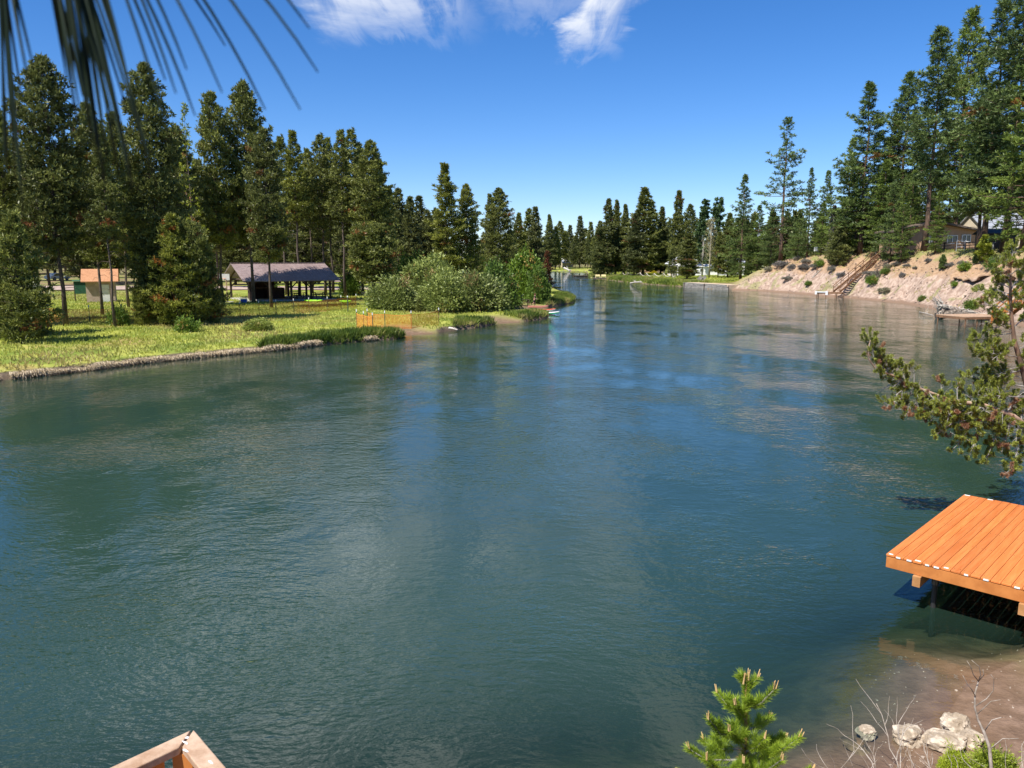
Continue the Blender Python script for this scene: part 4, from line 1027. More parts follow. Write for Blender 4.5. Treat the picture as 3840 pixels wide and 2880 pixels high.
branchy_log('driftwood_log', 'pale driftwood stick on the bank right of the small mud cove', P(1684, 1230, .3), P(1716, 1237, .2), .10, .05, M_palewood, 3, 1)
branchy_log('fallen_log', 'bleached fallen trunk leaning into the water at the far end of the river', PY(2116, 1005, 404), PY(2137, 1015, 396), .55, .35, M_palewood, 3, 2, bend=0)
branchy_log('driftwood_log', 'pale forked driftwood lying in the water before the grassy far bank', P(2364, 1062, .15), P(2408, 1058, .55), .18, .12, M_palewood, 5, 3)
branchy_log('floating_log', 'bare log floating against the far bank left of the small dock', P(2150, 1036, .08), P(2203, 1035, .12), .3, .2, M_darkwood, 1, 4, bend=.02)
branchy_log('floating_log', 'peeled log floating right of the timber retaining wall', P(2676, 1083, .05), P(2778, 1083.5, .05), .17, .11, M_log, 0, 5, bend=.01)
branchy_log('floating_log', 'long peeled log floating along the foot of the bare bluff', P(2796, 1085.5, .05), P(2925, 1092, .05), .15, .08, M_log, 0, 6, bend=.01)
# ------------------------------------------------------------------ grassy far bank
def deck(name, label, cat, c0, dx, dy, L, Wd, z, mats, legs, board=.14, rim=.2, along='x', gap=.008, legr=.05, legm=None, groundz=-1.2, rimm=None):
    """plank deck: corner c0, unit axes dx (length L) and dy (width Wd), planks run along dx"""
    t = thing(name, label, cat, (c0.x, c0.y, 0), math.atan2(dx.y, dx.x)); sgn = 1 if (dx.x * dy.y - dx.y * dy.x) > 0 else -1
    R = random.Random(7); m = MB(); n = int(round(Wd / board))
    for k in range(n):
        m.cur = R.random(); o = R.uniform(0, .03)
        m.box((L / 2, sgn * (k + .5) * Wd / n, z - .02), (L + o, Wd / n - gap, .04))
    m.build('deck_boards', mats[0], t)
    for y in (0, Wd): MB().box((L / 2, sgn * (y + (.025 if y == 0 else -.025)), z - .045 - rim / 2), (L - .02, .045, rim)).build('rim_joist', rimm or mats[1], t)
    for x in (0, L): MB().box((x + (.025 if x == 0 else -.025), sgn * Wd / 2, z - .045 - rim / 2), (.045, Wd - .12, rim)).build('rim_joist', rimm or mats[1], t)
    for (x, y) in legs: MB().tube([(x, sgn * y, groundz), (x, sgn * y, z - .05)], legr, 8).build('leg', legm or mats[1], t)
    return t, sgn
a = P(2228, 1043, .7)
dk, _ = deck('small_dock', 'small grey dock with cream benches on the far right bank', 'dock', a, Vector((1, .05, 0)).normalized(), Vector((-.05, 1, 0)).normalized(), 3.6, 3.2, .75, (M_wood, M_darkwood), [(.1, .1), (1.8, .1), (3.5, .1), (.1, 3), (3.5, 3)], groundz=-.6)
def bench_box(label, loc, rz):
    t = thing('bench', label, 'bench', loc, rz, 'cream benches on the small grey dock')
    MB().box((0, 0, .44), (1.35, .5, .06)).build('seat', M_yellow, t); MB().box((0, .26, .72), (1.35, .06, .5)).build('backrest', M_yellow, t)
    for s in (-1, 1): MB().box((s * .62, 0, .33), (.08, .52, .66)).build('side_panel', M_yellow, t)
bench_box('left cream bench on the small grey dock', (a.x + 1.2, a.y + 1.6, .75), .05); bench_box('right cream bench on the small grey dock', (a.x + 2.9, a.y + 1.5, .75), -.1)
# rope fence
rp = [on(*q) for q in ((2262, 1034), (2275, 1032), (2291, 1033), (2305, 1034), (2334, 1036), (2352, 1036), (2400, 1038), (2424, 1041), (2453, 1042), (2488, 1043), (2521, 1044), (2532, 1048))]
rf = thing('rope_fence', 'fence of thick white rope slung between short posts on the grassy bank', 'fence', rp[0]); m = MB()
for i, q in enumerate(rp):
    MB().tube([q - rp[0] - Vector((0, 0, .2)), q - rp[0] + Vector((0, 0, 1.15))], .09, 6).build('post', M_greywood, rf)
for a_, b_ in zip(rp[:-1], rp[1:]):
    pts = [a_.lerp(b_, k / 8) - rp[0] + Vector((0, 0, 1.15 - .85 * math.sin(math.pi * k / 8) ** .8)) for k in range(9)]
    m.tube(pts, .085, 5)
m.build('rope', M_palewood, rf)
def adirondack(label, loc, rz, mat):
    t = thing('garden_chair', label, 'chair', loc, rz)
    m = MB(); [m.beam((-.24 + .12 * k, -.28, .38), (-.24 + .12 * k, .22, .26), .1, .025) for k in range(5)]; m.build('seat', mat, t)
    m = MB(); [m.beam((-.24 + .12 * k, .2, .25), (-.28 + .14 * k, .55, 1.05 - .05 * abs(k - 2)), .1, .025, (0, 1, .3)) for k in range(5)]; m.build('backrest', mat, t)
    for s in (-1, 1):
        MB().beam((s * .36, -.34, .56), (s * .36, .42, .56), .12, .03).build('armrest', mat, t)
        MB().beam((s * .32, -.3, 0), (s * .32, -.3, .55), .09, .04).build('leg', mat, t); MB().beam((s * .32, .5, 0), (s * .32, .0, .3), .09, .04).build('leg', mat, t)
    return t
q = on(2343, 1034); adirondack('green slatted garden chair on the lawn of the grassy bank', q, .4, M_chairg).scale = (1.5, 1.5, 1.4)
q = on(2449, 1026); ys = thing('flowering_shrub', 'clipped yellow shrub on the lawn left of the white house', 'shrub', q); ys.scale = (1.25, .9, 1.05)
M_yleaf = leafy('yellow_flowers', (.30, .26, .02), (.62, .54, .04), trans=.3)
for pn, me_ in zip(('stem', 'foliage'), bush(180, 60, 40, M_yleaf, .16, .08, 8, .6, cr=.15)): link(bpy.data.objects.new(pn, me_), ys)
q = on(2480, 1027); picnic_table('grey picnic table on the lawn beside the yellow shrub', q, .1, M_greywood).scale = (1.5, 1.3, 1.2)

# white house behind the olive pine
q = on_ground(2545, 226)
wh = thing('white_house', 'white house with a porch gable half hidden by the olive cone pine', 'house', q, -.1)
m = MB(); m.loft([[Vector((x, y, z)) for x, y in ((-2.6, 0), (6, 0), (6, 7), (-2.6, 7))] for z in (-.4, 3.6)])
m.add([(-2.6, 0, 3.6), (6, 0, 3.6), (1.7, 0, 5.9)], [(0, 1, 2)]); m.build('wall', M_cream, wh)
m = MB()
for s in (-1, 1): m.loft([[Vector((1.7 + s * 5.1, y, 3.3)), Vector((1.7, y, 6.1)), Vector((1.7, y, 6.3)), Vector((1.7 + s * 5.1, y, 3.5))] for y in (-.7, 7.6)])
m.build('roof', mottled('white_metal_roof', (.66, .68, .72), (.78, .80, .84), 2, .5), wh)
m = MB(); m.loft([[Vector((-3.4, y, z)), Vector((2.4, y, z)), Vector((2.4, y, z + .18)), Vector((-3.4, y, z + .18))] for y, z in ((-2.9, 2.75), (-.02, 3.25))]); m.build('porch_roof', M_paint_w, wh)
for x in (-3.0, -.6, 2.0): MB().box((x, -2.6, 1.15), (.28, .28, 3.2)).build('porch_post', M_paint_w, wh)
f_ = MB().box((-.4, -.06, 2.3), (1.6, .08, 1.3)).build('window', M_paint_w, wh); MB().box((-.4, -.11, 2.3), (1.4, .04, 1.1)).build('pane', M_glass, f_)
def shed(name, label, cat, q, rz, L, Wd, H, wall, roof, rise=.8, over=.3, win=None):
    t = thing(name, label, cat, q, rz)
    m = MB(); m.loft([[Vector((x, y, z)) for x, y in ((-L / 2, 0), (L / 2, 0), (L / 2, Wd), (-L / 2, Wd))] for z in (-.4, H)])
    for s in (-1, 1): m.add([(s * L / 2, 0, H), (s * L / 2, Wd, H), (s * L / 2, Wd / 2, H + rise)], [(0, 1, 2)])
    m.build('wall', wall, t); m = MB()
    for s in (-1, 1):
        y0 = Wd / 2 + s * (Wd / 2 + over); m.loft([[Vector((x, y0, H - .12)), Vector((x, Wd / 2, H + rise + .02)), Vector((x, Wd / 2, H + rise + .14)), Vector((x, y0, H))] for x in (-L / 2 - over, L / 2 + over)])
    m.build('roof', roof, t)
    for x in (win or ()):
        f_ = MB().box((x, -.04, H * .6), (1.0, .07, .9)).build('window', M_paint_w, t); MB().box((x, -.085, H * .6), (.85, .03, .75)).build('pane', M_glass, f_)
    return t
shed('outbuilding', 'low white outbuilding behind the pale bare tree', 'shed', on_ground(2652, 222), -.05, 6.5, 4, 2.6, M_paint_w, M_paint_w, .5, win=(-1.6, 1.2))
shed('outbuilding', 'white roofed building glimpsed between the trunks at the end of the bluff', 'shed', on_ground(2752, 214), .1, 6, 4, 3.4, M_paint_w, M_greyroof, 1.2)
shed('outbuilding', 'pale building glimpsed through the trees at the end of the river', 'shed', on_ground(2128, 470), .1, 6, 5, 2.6, M_cream, M_greyroof, 1.5)
shed('outbuilding', 'tan shed roof seen between trunks left of the white house', 'shed', on_ground(2440, 268), .1, 9, 5, 2.8, M_tanwall, M_copper, 1.0)

# timber retaining wall with loungers
a, b_ = P(2563, 1076.5, 0), P(2733, 1087.5, 0); d = (b_ - a); d.z = 0; L = d.length; d.normalize(); back = Vector((-d.y, d.x, 0))
cw = thing('timber_wall', 'grey weathered timber retaining wall standing in the water on the far bank', 'retaining wall', (a.x, a.y, 0), math.atan2(d.y, d.x))
m = MB(); R = random.Random(3)
for k in range(3):
    x = 0
    while x < L - .3:
        ln = min(R.uniform(2.6, 5), L - x - (k == 2) * R.uniform(0, .5)); m.cur = R.random()
        if not (k == 2 and x > L * .85): m.beam((x + .02, R.uniform(-.04, .04), .17 + k * .35), (x + ln - .03, R.uniform(-.04, .04), .15 + k * .35 + R.uniform(-.03, .03)), .32, .335)
        x += ln
m.build('wall_timbers', M_greywood, cw)
for x in (.6, L * .5, L + .35): MB().tube([(x, -.24, -.8), (x, -.26, 1.05)], .09, 6).build('pile', M_darkwood, cw)
MB().loft([[Vector((x, y, z)) for x, z in ((0, -.3), (L, -.3), (L, 1.0), (0, 1.02))] for y in (.18, 3.4)]).build('fill', mottled('sand_fill', (.48, .36, .24), (.62, .49, .36), 2, .95), cw)
def lounger(label, loc, rz):
    t = thing('sun_lounger', label, 'sun lounger', loc, rz, 'loungers on the timber wall terrace')
    MB().box((-.35, 0, .34), (1.3, .62, .07)).build('seat', M_greywood, t)
    MB().beam((.28, 0, .36), (.95, 0, 1.02), .62, .06, (0, 1, 0)).build('backrest', M_greywood, t)
    for x in (-.9, .2, .75):
        for s in (-1, 1): MB().box((x, s * .27, .17), (.06, .06, .34)).build('leg', M_greywood, t)
for k, (sx, l) in enumerate(((2614, 'left of two pale loungers on the terrace above the timber wall'), (2628, 'right of two pale loungers on the terrace above the timber wall'))):
    q = P(sx, 1056, 1.05); t = lounger(l, (q.x, q.y + .6, 1.02), -.25 if k else -.25)
for o in COL.objects:
    if o.name.startswith('sun_lounger'): o.scale = (1.25, 1.2, 1.2)

# ------------------------------------------------------------------ the bluff: stairs, landing, houses
def far_enough(sx, Y, dm):
    while True:
        g_ = on_ground(sx, Y)
        if shore_dist(np.array([g_.x]), np.array([Y]))[0][0] >= dm: return g_
        Y += .5
def stairs(label, a, b, wdt, mat, railh=.95, n=None, name='stairs', rails=(1,), closed=False):
    t = thing(name, label, 'stairs', a); v = b - a; run_ = Vector((v.x, v.y, 0)); dirn = run_.normalized(); s = Vector((dirn.y, -dirn.x, 0)); n = n or int(v.z / .2)
    for k in (-1, 1): MB().beam(s * k * wdt / 2 - Vector((0, 0, .12)), v + s * k * wdt / 2 - Vector((0, 0, .12)), .06, .32).build('stringer', mat, t)
    for i in range(n):
        q = v * ((i + .7) / n); MB().box(q, (.1, .1, .1)) if False else None
        m = MB(); m.beam(q - s * wdt / 2, q + s * wdt / 2, .28, .05); m.build('tread', mat, t)
    for k in rails:
        o = s * k * wdt / 2
        MB().beam(o + Vector((0, 0, railh)), v + o + Vector((0, 0, railh)), .09, .09).build('handrail', mat, t)
        MB().beam(o + Vector((0, 0, railh * .55)), v + o + Vector((0, 0, railh * .55)), .05, .09).build('mid_rail', mat, t)
        for i in range(int(v.length / 1.9) + 1):
            q = v * min(1, i / int(v.length / 1.9)); MB().box(q + o + Vector((0, 0, railh / 2 - .2)), (.09, .09, railh + .4)).build('rail_post', mat, t)
    return t
# lower landing dock of the long stairs
c0 = P(3064, 1104, .0); c0 = P(3060, 1095, .95)
c1 = P(3158, 1097, .95); dx = (c1 - c0); dx.z = 0; LL = dx.length; dx.normalize(); dyv = Vector((-dx.y, dx.x, 0))
ld, sg_ = deck('landing_dock', 'narrow brown landing dock on thin posts at the foot of the long stairs', 'dock', c0, dx, dyv, LL, 1.7, .95, (M_woodb, M_woodb), [(.15, .15), (1.5, .12), (2.9, .12), (4.2, .12), (.15, 1.5), (2.9, 1.5)], legr=.055, groundz=-1.0)
bm_ = MB(); bm_.box((LL * .21, -.06, .97), (LL * .42, .14, .14)); bm_.box((.02, .0, .85), (.3, .34, .55)); bm_.box((LL * .42, -.02, .82), (.34, .3, .6)); bm_.build('bumper', M_paint_w, ld)
sa = P(3137, 1092, 1.0)
top = far_enough(3302, 132, 7.2); sb = Vector((top.x, top.y, top.z + .35))
bulge = max((gz(*sa.lerp(sb, k / 12).xy) - sa.lerp(sb, k / 12).z) / (k / 12) for k in range(3, 13)); sb.z += max(0, bulge + .1)
stairs('long brown wooden stairs climbing the bare bluff to the upper landing', sa, sb, 1.25, M_woodb, rails=(-1, 1), n=30)
ul = thing('landing_deck', 'grey railed landing deck at the top of the long stairs', 'landing', (sb.x, sb.y, sb.z), math.atan2(sb.y - sa.y, sb.x - sa.x))
m = MB(); [m.box((1.4, -.95 + .145 * k, -.02), (2.7, .135, .04)) for k in range(14)]; m.build('deck_boards', M_wood, ul)
for (x, y) in ((.1, -1), (2.7, -1), (.1, 1), (2.7, 1), (1.4, -1), (2.7, 0)): MB().box((x, y, -.2), (.11, .11, 2.5)).build('rail_post', M_greywood, ul)
for z in (.5, 1.02):
    MB().beam((.1, -1, z), (2.7, -1, z), .1, .06).build('rail', M_greywood, ul); MB().beam((2.7, -1, z), (2.7, 1, z), .1, .06).build('rail', M_greywood, ul)
MB().box((1.4, .0, -.75), (2.5, 1.9, 1.2)).build('skirt', M_woodb, ul)

# brown house
hq = far_enough(3500, 126, 13.5); sc_h = hq.y / 118.0
def wx(sx): return PY(sx, 930, hq.y).x - hq.x
xl, xr = wx(3352), wx(3664)
hs_ = thing('brown_house', 'tan brown single storey house with white framed windows on the bluff', 'house', hq, 0)
apex = (wx(3500)); eh = 2.85 * sc_h
m = MB(); m.loft([[Vector((x, y, z)) for x, y in ((xl, 0), (xr, 0), (xr, 5), (xl, 5))] for z in (-.6, eh)]); m.add([(xl, 0, eh), (xr, 0, eh), (apex, 0, eh + 1.25)], [(0, 1, 2)]); m.build('wall', M_tanwall, hs_)
m = MB()
for xe in (xl - .8, xr + .8): m.loft([[Vector((xe, y, eh - .2)), Vector((apex, y, eh + 1.32)), Vector((apex, y, eh + 1.58)), Vector((xe, y, eh + .06))] for y in (-1.1, 5.5)])
m.build('roof', M_fascia, hs_)
def win(par, x0, x1, z0, z1, name='window', y=0.0, mull=1):
    cx_, cz_ = (x0 + x1) / 2, (z0 + z1) / 2; m = MB(); t_ = .11
    m.box((cx_, y - .06, z0 + t_ / 2), (x1 - x0, .12, t_)); m.box((cx_, y - .06, z1 - t_ / 2), (x1 - x0, .12, t_))
    for x in [x0 + t_ / 2, x1 - t_ / 2] + [lerp(x0, x1, (k + 1) / (mull + 1)) for k in range(mull)]: m.box((x, y - .06, cz_), (t_, .118, z1 - z0 - 2 * t_))
    f_ = m.build(name, M_paint_w, par); MB().box((cx_, y - .015, cz_), (x1 - x0 - .1, .025, z1 - z0 - .1)).build('pane', M_glass, f_)
zw_ = lambda sy: PY(3600, sy, hq.y).z - hq.z
for x0, x1, s0, s1 in ((3602, 3636, 907, 880), (3548, 3587, 915, 882), (3474, 3492, 917, 888)): win(hs_, wx(x0), wx(x1), zw_(s0), zw_(s1), 'window')
MB().box((wx(3372), -.03, zw_(915)), (wx(3385) - wx(3360), .06, 2.1)).build('door', M_woodb, hs_)
MB().box((wx(3468), -.14, zw_(897)), (.3, .26, .4)).build('wall_lamp', M_darkwood, hs_)
# deck with orange railing right of the house
od = thing('orange_deck', 'orange stained deck with slatted railing at the right end of the brown house', 'deck', (hq.x + xr + .1, hq.y + .6, hq.z)); dw_ = wx(3712) - wx(3668)
MB().box((dw_ / 2 + .1, 1.2, .75), (dw_, 2.4, .12)).build('floor', M_deckraw, od)
m = MB(); m.beam((.1, .02, 1.75), (dw_, .02, 1.75), .1, .08); m.beam((.1, .02, .95), (dw_, .02, .95), .06, .08); [m.box((.15 + k * .16, .02, 1.33), (.06, .05, .78)) for k in range(int(dw_ / .16))]; m.build('railing', M_deck, od)
m = MB(); [m.beam((.1, 0, .06 + k * .16), (dw_, 0, .06 + k * .16), .04, .1) for k in range(4)]; m.build('skirt', M_deck, od)
for x in (.12, dw_ * .5, dw_): MB().box((x, .05, 1.3), (.13, .13, 3.0)).build('post', M_deck, od)
# cream house behind
cq = on_ground(3740, hq.y + 16); ch = thing('cream_house', 'tall cream house with a grey metal roof behind the right hand pines', 'house', cq, 0)
def w2(sx): return PY(sx, 880, cq.y).x - cq.x
zc_ = lambda sy: PY(3740, sy, cq.y).z - cq.z
x0, x1 = w2(3684), w2(3850)
m = MB(); m.loft([[Vector((x, y, z)) for x, y in ((x0, 0), (x1, 0), (x1, 8), (x0, 8))] for z in (-.5, zc_(852))])
for x in (x0, x1): m.add([(x, 0, zc_(852)), (x, 8, zc_(852)), (x, 4, zc_(808) + .3)], [(0, 1, 2)])
m.build('wall', M_cream, ch); m = MB()
for s in (-1, 1):
    y0 = 4 + s * 4.6; m.loft([[Vector((x, y0, zc_(852) - .3)), Vector((x, 4, zc_(808) + .45)), Vector((x, 4, zc_(808) + .6)), Vector((x, y0, zc_(852) - .15))] for x in (x0 - .4, x1 + .4)])
    for k in range(26): xx = lerp(x0 - .35, x1 + .35, k / 25); m.beam((xx, y0, zc_(852) - .12), (xx, 4, zc_(808) + .63), .05, .06)
m.build('roof', M_greyroof, ch)
win(ch, w2(3712), w2(3724), zc_(905), zc_(878), mull=0)
# dark shed
dq = far_enough(3752, 100, 12.5); ds = shed('dark_shed', 'black open shed among the trunks at the right end of the bluff', 'shed', dq, -.05, 4.0, 3.0, 2.3, M_black, M_black, .5)
MB().box((-.6, -.03, 1.0), (1.6, .06, 1.9)).build('door', M_darkwood, ds)
# rail fence
fp = [far_enough(sx, 118, 12.3) for sx in (3395, 3440, 3490, 3540, 3580, 3618, 3662)]
rfz = thing('rail_fence', 'dark wooden rail fence along the bluff top in front of the brown house', 'fence', fp[0])
for i, q in enumerate(fp): MB().box(q - fp[0] + Vector((0, 0, .6)), (.16, .16, 1.5)).build('post', M_darkwood, rfz)
for a_, b_ in zip(fp[:-1], fp[1:]):
    for z in (.35, .78, 1.2): MB().beam(a_ - fp[0] + Vector((0, -.1, z)), b_ - fp[0] + Vector((0, -.1, z)), .07, .13).build('rail', M_darkwood, rfz)
ga, gb = far_enough(3585, 117, 12.0), far_enough(3616, 117, 12.0); gt = thing('metal_gate', 'light tubular metal gate in the rail fence below the right window', 'gate', ga); v = gb - ga; m = MB()
m.tube([(0, 0, .1), (0, 0, 1.65), v + Vector((0, 0, 1.65)), v + Vector((0, 0, .1))], .045, 6); m.build('frame', M_greyroof, gt)
m = MB(); [m.tube([(0, 0, z), v + Vector((0, 0, z))], .03, 5) for z in (.3, .75, 1.2)]; m.build('bar', M_greyroof, gt)
# plank bench and sign
bq = far_enough(3700, 95, 10.0); bp_ = thing('plank_bench', 'tilted pale plank on two stubs at the bluff edge, far right', 'bench', bq, .1)
MB().beam((-1.25, 0, .55), (1.25, .1, .95), .3, .08).build('plank', M_greywood, bp_)
for x, h in ((-1.0, .55), (.9, .85)): MB().tube([(x, 0, -.3), (x, .03, h)], .11, 7).build('leg', M_greywood, bp_)
sq = far_enough(3058, 150, 9.5); st = thing('sign', 'small blank white sign on a short post at the bluff edge', 'sign', sq)
MB().box((0, -.05, 1.35), (.75, .05, .85)).build('panel', M_paint_w, st); MB().box((0, 0, .6), (.09, .09, 1.5)).build('post', M_darkwood, st); MB().box((.5, 0, .5), (.1, .1, 1.1)).build('stake', M_wood, st)
pl_ = far_enough(3441, 118, 11.2); lp = thing('leaning_pole', 'thin pale pole leaning against the tall trunk by the brown house', 'pole', pl_); MB().tube([(0, 0, -.1), (-.45, .2, 2.3)], .05, 6).build('shaft', M_greywood, lp)
stq = far_enough(3063, 132, 4.6); sk_ = thing('wooden_stake', 'short dark stake on the bluff slope left of the dead tree', 'stake', stq); MB().box((0, 0, .4), (.14, .14, 1.2)).build('shaft', M_woodb, sk_)

# rootwad in the water
q = P(3545, 1197, 0); rw = thing('driftwood_rootwad', 'big upturned driftwood root mass in the water at the foot of the bluff', 'driftwood', (q.x, q.y, 0)); R = random.Random(9)
m = MB(); m.tube([(-.9, .1, .25), (.6, 0, .75), (2.8, -.1, .45), (4.4, -.3, .1)], [.42, .5, .35, .2], 9); m.build('trunk', M_root, rw)
m = MB(); m.blob((-.35, .1, .95), (.55, .4, .75), 4, .5, 3); m.blob((.9, 0, .75), (.9, .4, .45), 6, .5, 3); m.blob((2.2, -.1, .45), (1.1, .35, .35), 8, .45, 3); m.build('root_mass', M_root, rw)
m = MB()
for k in range(95):
    u_ = R.random() ** 1.2; s = Vector((lerp(-1.0, 3.4, u_), R.uniform(-.35, .3), lerp(1.25, .35, u_) + R.uniform(-.5, .35)))
    dv = Vector((R.uniform(-1.0, .35), R.uniform(-.6, .5), R.uniform(-.15, .85) * (1 - .5 * u_))) * R.uniform(.5, 1.3) if R.random() < .5 else Vector((R.uniform(.4, 1.4), R.uniform(-.4, .3), R.uniform(-.5, .1)))
    m.tube([s, s + dv * .5 + Vector((R.uniform(-.12, .12), R.uniform(-.12, .12), R.uniform(-.1, .1))), s + dv], [R.uniform(.05, .09), .04, .012], 5)
for k in range(14):
    z = R.uniform(.8, 2.0); m.tube([(-.6 + R.uniform(-.3, .3), R.uniform(-.3, .3), z), (-1.3 + R.uniform(-.5, .3), R.uniform(-.4, .4), z + R.uniform(.2, .8))], [.06, .012], 5)
m.build('root', M_palewood, rw)
branchy_log('floating_branch', 'thin pale branch lying on the water left of the root mass', P(3448, 1170, .05), P(3500, 1183, .05), .05, .03, M_palewood, 3, 12, bend=.02)
# second dock, right
a = P(3598, 1181, .95); c_ = P(3622, 1189, .95); e_ = P(3762, 1186, .95)
dx = (e_ - c_); dx.z = 0; dx.normalize(); dyv = Vector((-dx.y, dx.x, 0))
deck('brown_dock', 'flat brown dock on thin dark posts beside the root mass', 'dock', c_, dx, dyv, 5.4, 3.6, .95, (M_rail, M_woodb), [(.1, .1), (1.4, .1), (2.7, .1), (3.6, .1), (5.2, .1), (.1, 3.4), (2.6, 3.4), (5.2, 3.4)], legr=.05, groundz=-1.2)
# orange stairs on the near right of the bluff
sa = Vector((e_.x + 1.0, e_.y - 6, 1.1)); g2 = None
sa = PY(3745, 1180, 66.5); sa.z = max(gz(sa.x, sa.y), .6) + .5
sb = PY(3935, 1035, 62.0); sb.z = max(gz(sb.x, sb.y) + .4, sb.z)
stairs('orange stained stairs behind the leaning pine at the right edge', sa, sb, 1.3, M_deckside, n=16, name='orange_stairs', rails=(-1, 1))

# ------------------------------------------------------------------ turf ledge, sagebrush, seedlings on the bluff
def slope_pt(sx, sy):
    """first point of the ground along the photo ray"""
    d = ray(sx, sy); Y = np.arange(50, 220, .5); t_ = Y / d.y
    h, sd_, _ = terrain(d.x * t_, Y); ok = np.nonzero((HC + d.z * t_ <= h) & (sd_ > 0))[0]
    if len(ok): k = ok[0]; return Vector((d.x * t_[k], Y[k], h[k]))
    return None
pa, pb = slope_pt(3572, 1042), slope_pt(3722, 1034)
if pa and pb:
    tl = thing('turf_overhang', 'overhanging lip of turf with a dark hollow under it on the bluff', 'turf ledge', pa); v = pb - pa; s = Vector((v.y, -v.x, 0)).normalized()
    if s.x > 0: s = -s
    m = MB(); n = 16; rings = []
    for i in range(n + 1):
        u_ = i / n; k = math.sin(math.pi * u_) ** .5; c_ = pa + v * u_; o = .15 + k * 1.15 + .35 * k * mnoise.noise(Vector((i * .9, 1, 2)))
        def at(dist, dz, c_=c_): q_ = c_ + s * dist; return Vector((q_.x, q_.y, gz(q_.x, q_.y) + dz)) - pa
        zl = gz(c_.x, c_.y) - pa.z; fr_ = c_ + s * o - pa; drop = .10 * k + .06 * mnoise.noise(Vector((i * 1.7, 4, 2)))
        rings.append([at(-1.6, -.15), at(-1.6, .05), at(-.5, .10), Vector((fr_.x, fr_.y, zl - drop)), Vector((fr_.x, fr_.y, zl - drop - .14)), at(.05, -.12)])
    m.loft(rings); o_ = m.build('turf', gm, tl, smooth=False)
    for an_, vl_ in (('bluff', 1.0), ('shore', 9.0)): at_ = o_.data.attributes.new(an_, 'FLOAT', 'POINT'); at_.data.foreach_set('value', [vl_] * len(o_.data.vertices))
    m = MB()
    for k in range(260):
        u_ = R.uniform(.04, .96); q = pa + v * u_; q.z = gz(q.x, q.y) - .15; q = q - pa + s * (.05 + 1.1 * math.sin(math.pi * u_) ** .5) * R.uniform(.5, 1); m.tube([q, q + s * .04 + Vector((R.uniform(-.1, .1), 0, -R.uniform(.1, .5)))], [.04, .008], 3, False)
    m.build('root', M_darkwood, tl)
sages = [(3020, 985, 'sage0', 1.6), (2970, 1010, 'sage1', 1.6), (2990, 975, 'sage0', 1.3), (3060, 1005, 'sage1', 1.3), (2880, 1020, 'sage0', 1.8), (2930, 1000, 'sage1', 1.9), (2955, 1050, 'sage0', 1.5), (3120, 1020, 'sage1', 1.5), (3155, 1035, 'sage0', 1.3),
         (3265, 1030, 'sage1', 1.4), (3290, 1042, 'sage0', 1.5), (3330, 1008, 'sage1', 1.5), (3362, 998, 'sage0', 1.1), (3382, 985, 'sage1', .9), (3400, 1000, 'sage0', .8), (3318, 1095, 'sage1', 1.2), (3560, 1005, 'sage0', 1.0), (3605, 1000, 'sage1', 1.1), (3745, 985, 'sage0', 1.3), (3790, 1000, 'sage1', 1.2), (3480, 985, 'sage1', .8), (3430, 1012, 'sage0', .7)]
Rs = random.Random(44)
sages += [(Rs.uniform(2870, 3230), Rs.uniform(975, 1045), 'sage%d' % (k % 2), Rs.uniform(.7, 1.5)) for k in range(3)] + [(Rs.uniform(3260, 3500), Rs.uniform(985, 1040), 'sage%d' % (k % 2), Rs.uniform(.5, 1.1)) for k in range(1)]
sages.sort()
for i, (sx, sy, t, wd) in enumerate(sages):
    q = slope_pt(sx, sy)
    if q is None: continue
    plant(t, 'sagebrush', '%s from the left of the grey sagebrush clumps on the bare bluff' % ordinal(i), 'shrub', q, wd * (.42 + .32 * ((i * 7) % 5) / 4), wd * (.36 + .22 * ((i * 3) % 4) / 3), group='sagebrush on the bluff', parts=('stem', 'foliage'))
for sx, sy, wd, l in ((3072, 1002, 2.2, 'green bush on the bluff slope between the dead tree and the sign'), (3620, 1015, 2.0, 'low green bush near the turf overhang on the bluff'), (3725, 1005, 2.2, 'green bush below the tilted plank on the bluff'),
                      (3268, 1066, 2.2, 'green bush just right of the long stairs'), (3318, 1032, 1.7, 'olive bush on the slope right of the upper end of the long stairs'), (3030, 1078, 1.5, 'small yellow-green patch plant low on the pale bluff'), (3580, 1085, 1.1, 'small green seedling bush below the turf overhang'), (3460, 1130, 1.4, 'low green plants at the foot of the bluff left of the root mass'), (3640, 1160, 1.9, 'green plants on the bank just behind the brown dock')):
    q = slope_pt(sx, sy)
    if q: plant('lowgreen', 'green_bush', l, 'shrub', q, wd * .40, wd * .42, group='green bushes on the bluff', parts=('stem', 'foliage'))
for sx, sy, h, t, l in ((3533, 1018, 1.9, 'sapling0', 'small blue-green pine seedling on the middle of the bluff'), (3685, 1000, 3.2, 'sapling1', 'yellow-green pine sapling on the bluff below the tilted plank'), (3655, 998, 1.2, 'sapling0', 'tiny pine seedling left of the yellow-green sapling')):
    q = slope_pt(sx, sy)
    if q: plant(t, 'pine_sapling', l, 'tree', q, h / NOM * .9, h / NOM)
for k, (sx0, sy0, sx1, sy1, l) in enumerate(((2885, 1004, 2945, 975, 'fallen grey trunk lying down the slope at the left of the bluff'), (3046, 1045, 3082, 1018, 'tangle of grey dead branches on the pale slope left of the stairs'), (3655, 1130, 3745, 1095, 'long pale dead branch on the bank behind the brown dock'))):
    a_, b2 = slope_pt(sx0, sy0), slope_pt(sx1, sy1)
    if a_ and b2: branchy_log('dead_branch', l, a_ + Vector((0, 0, .12)), b2 + Vector((0, 0, .25)), .09, .05, M_bark_grey, 7, 20 + k, 'branch', .03)
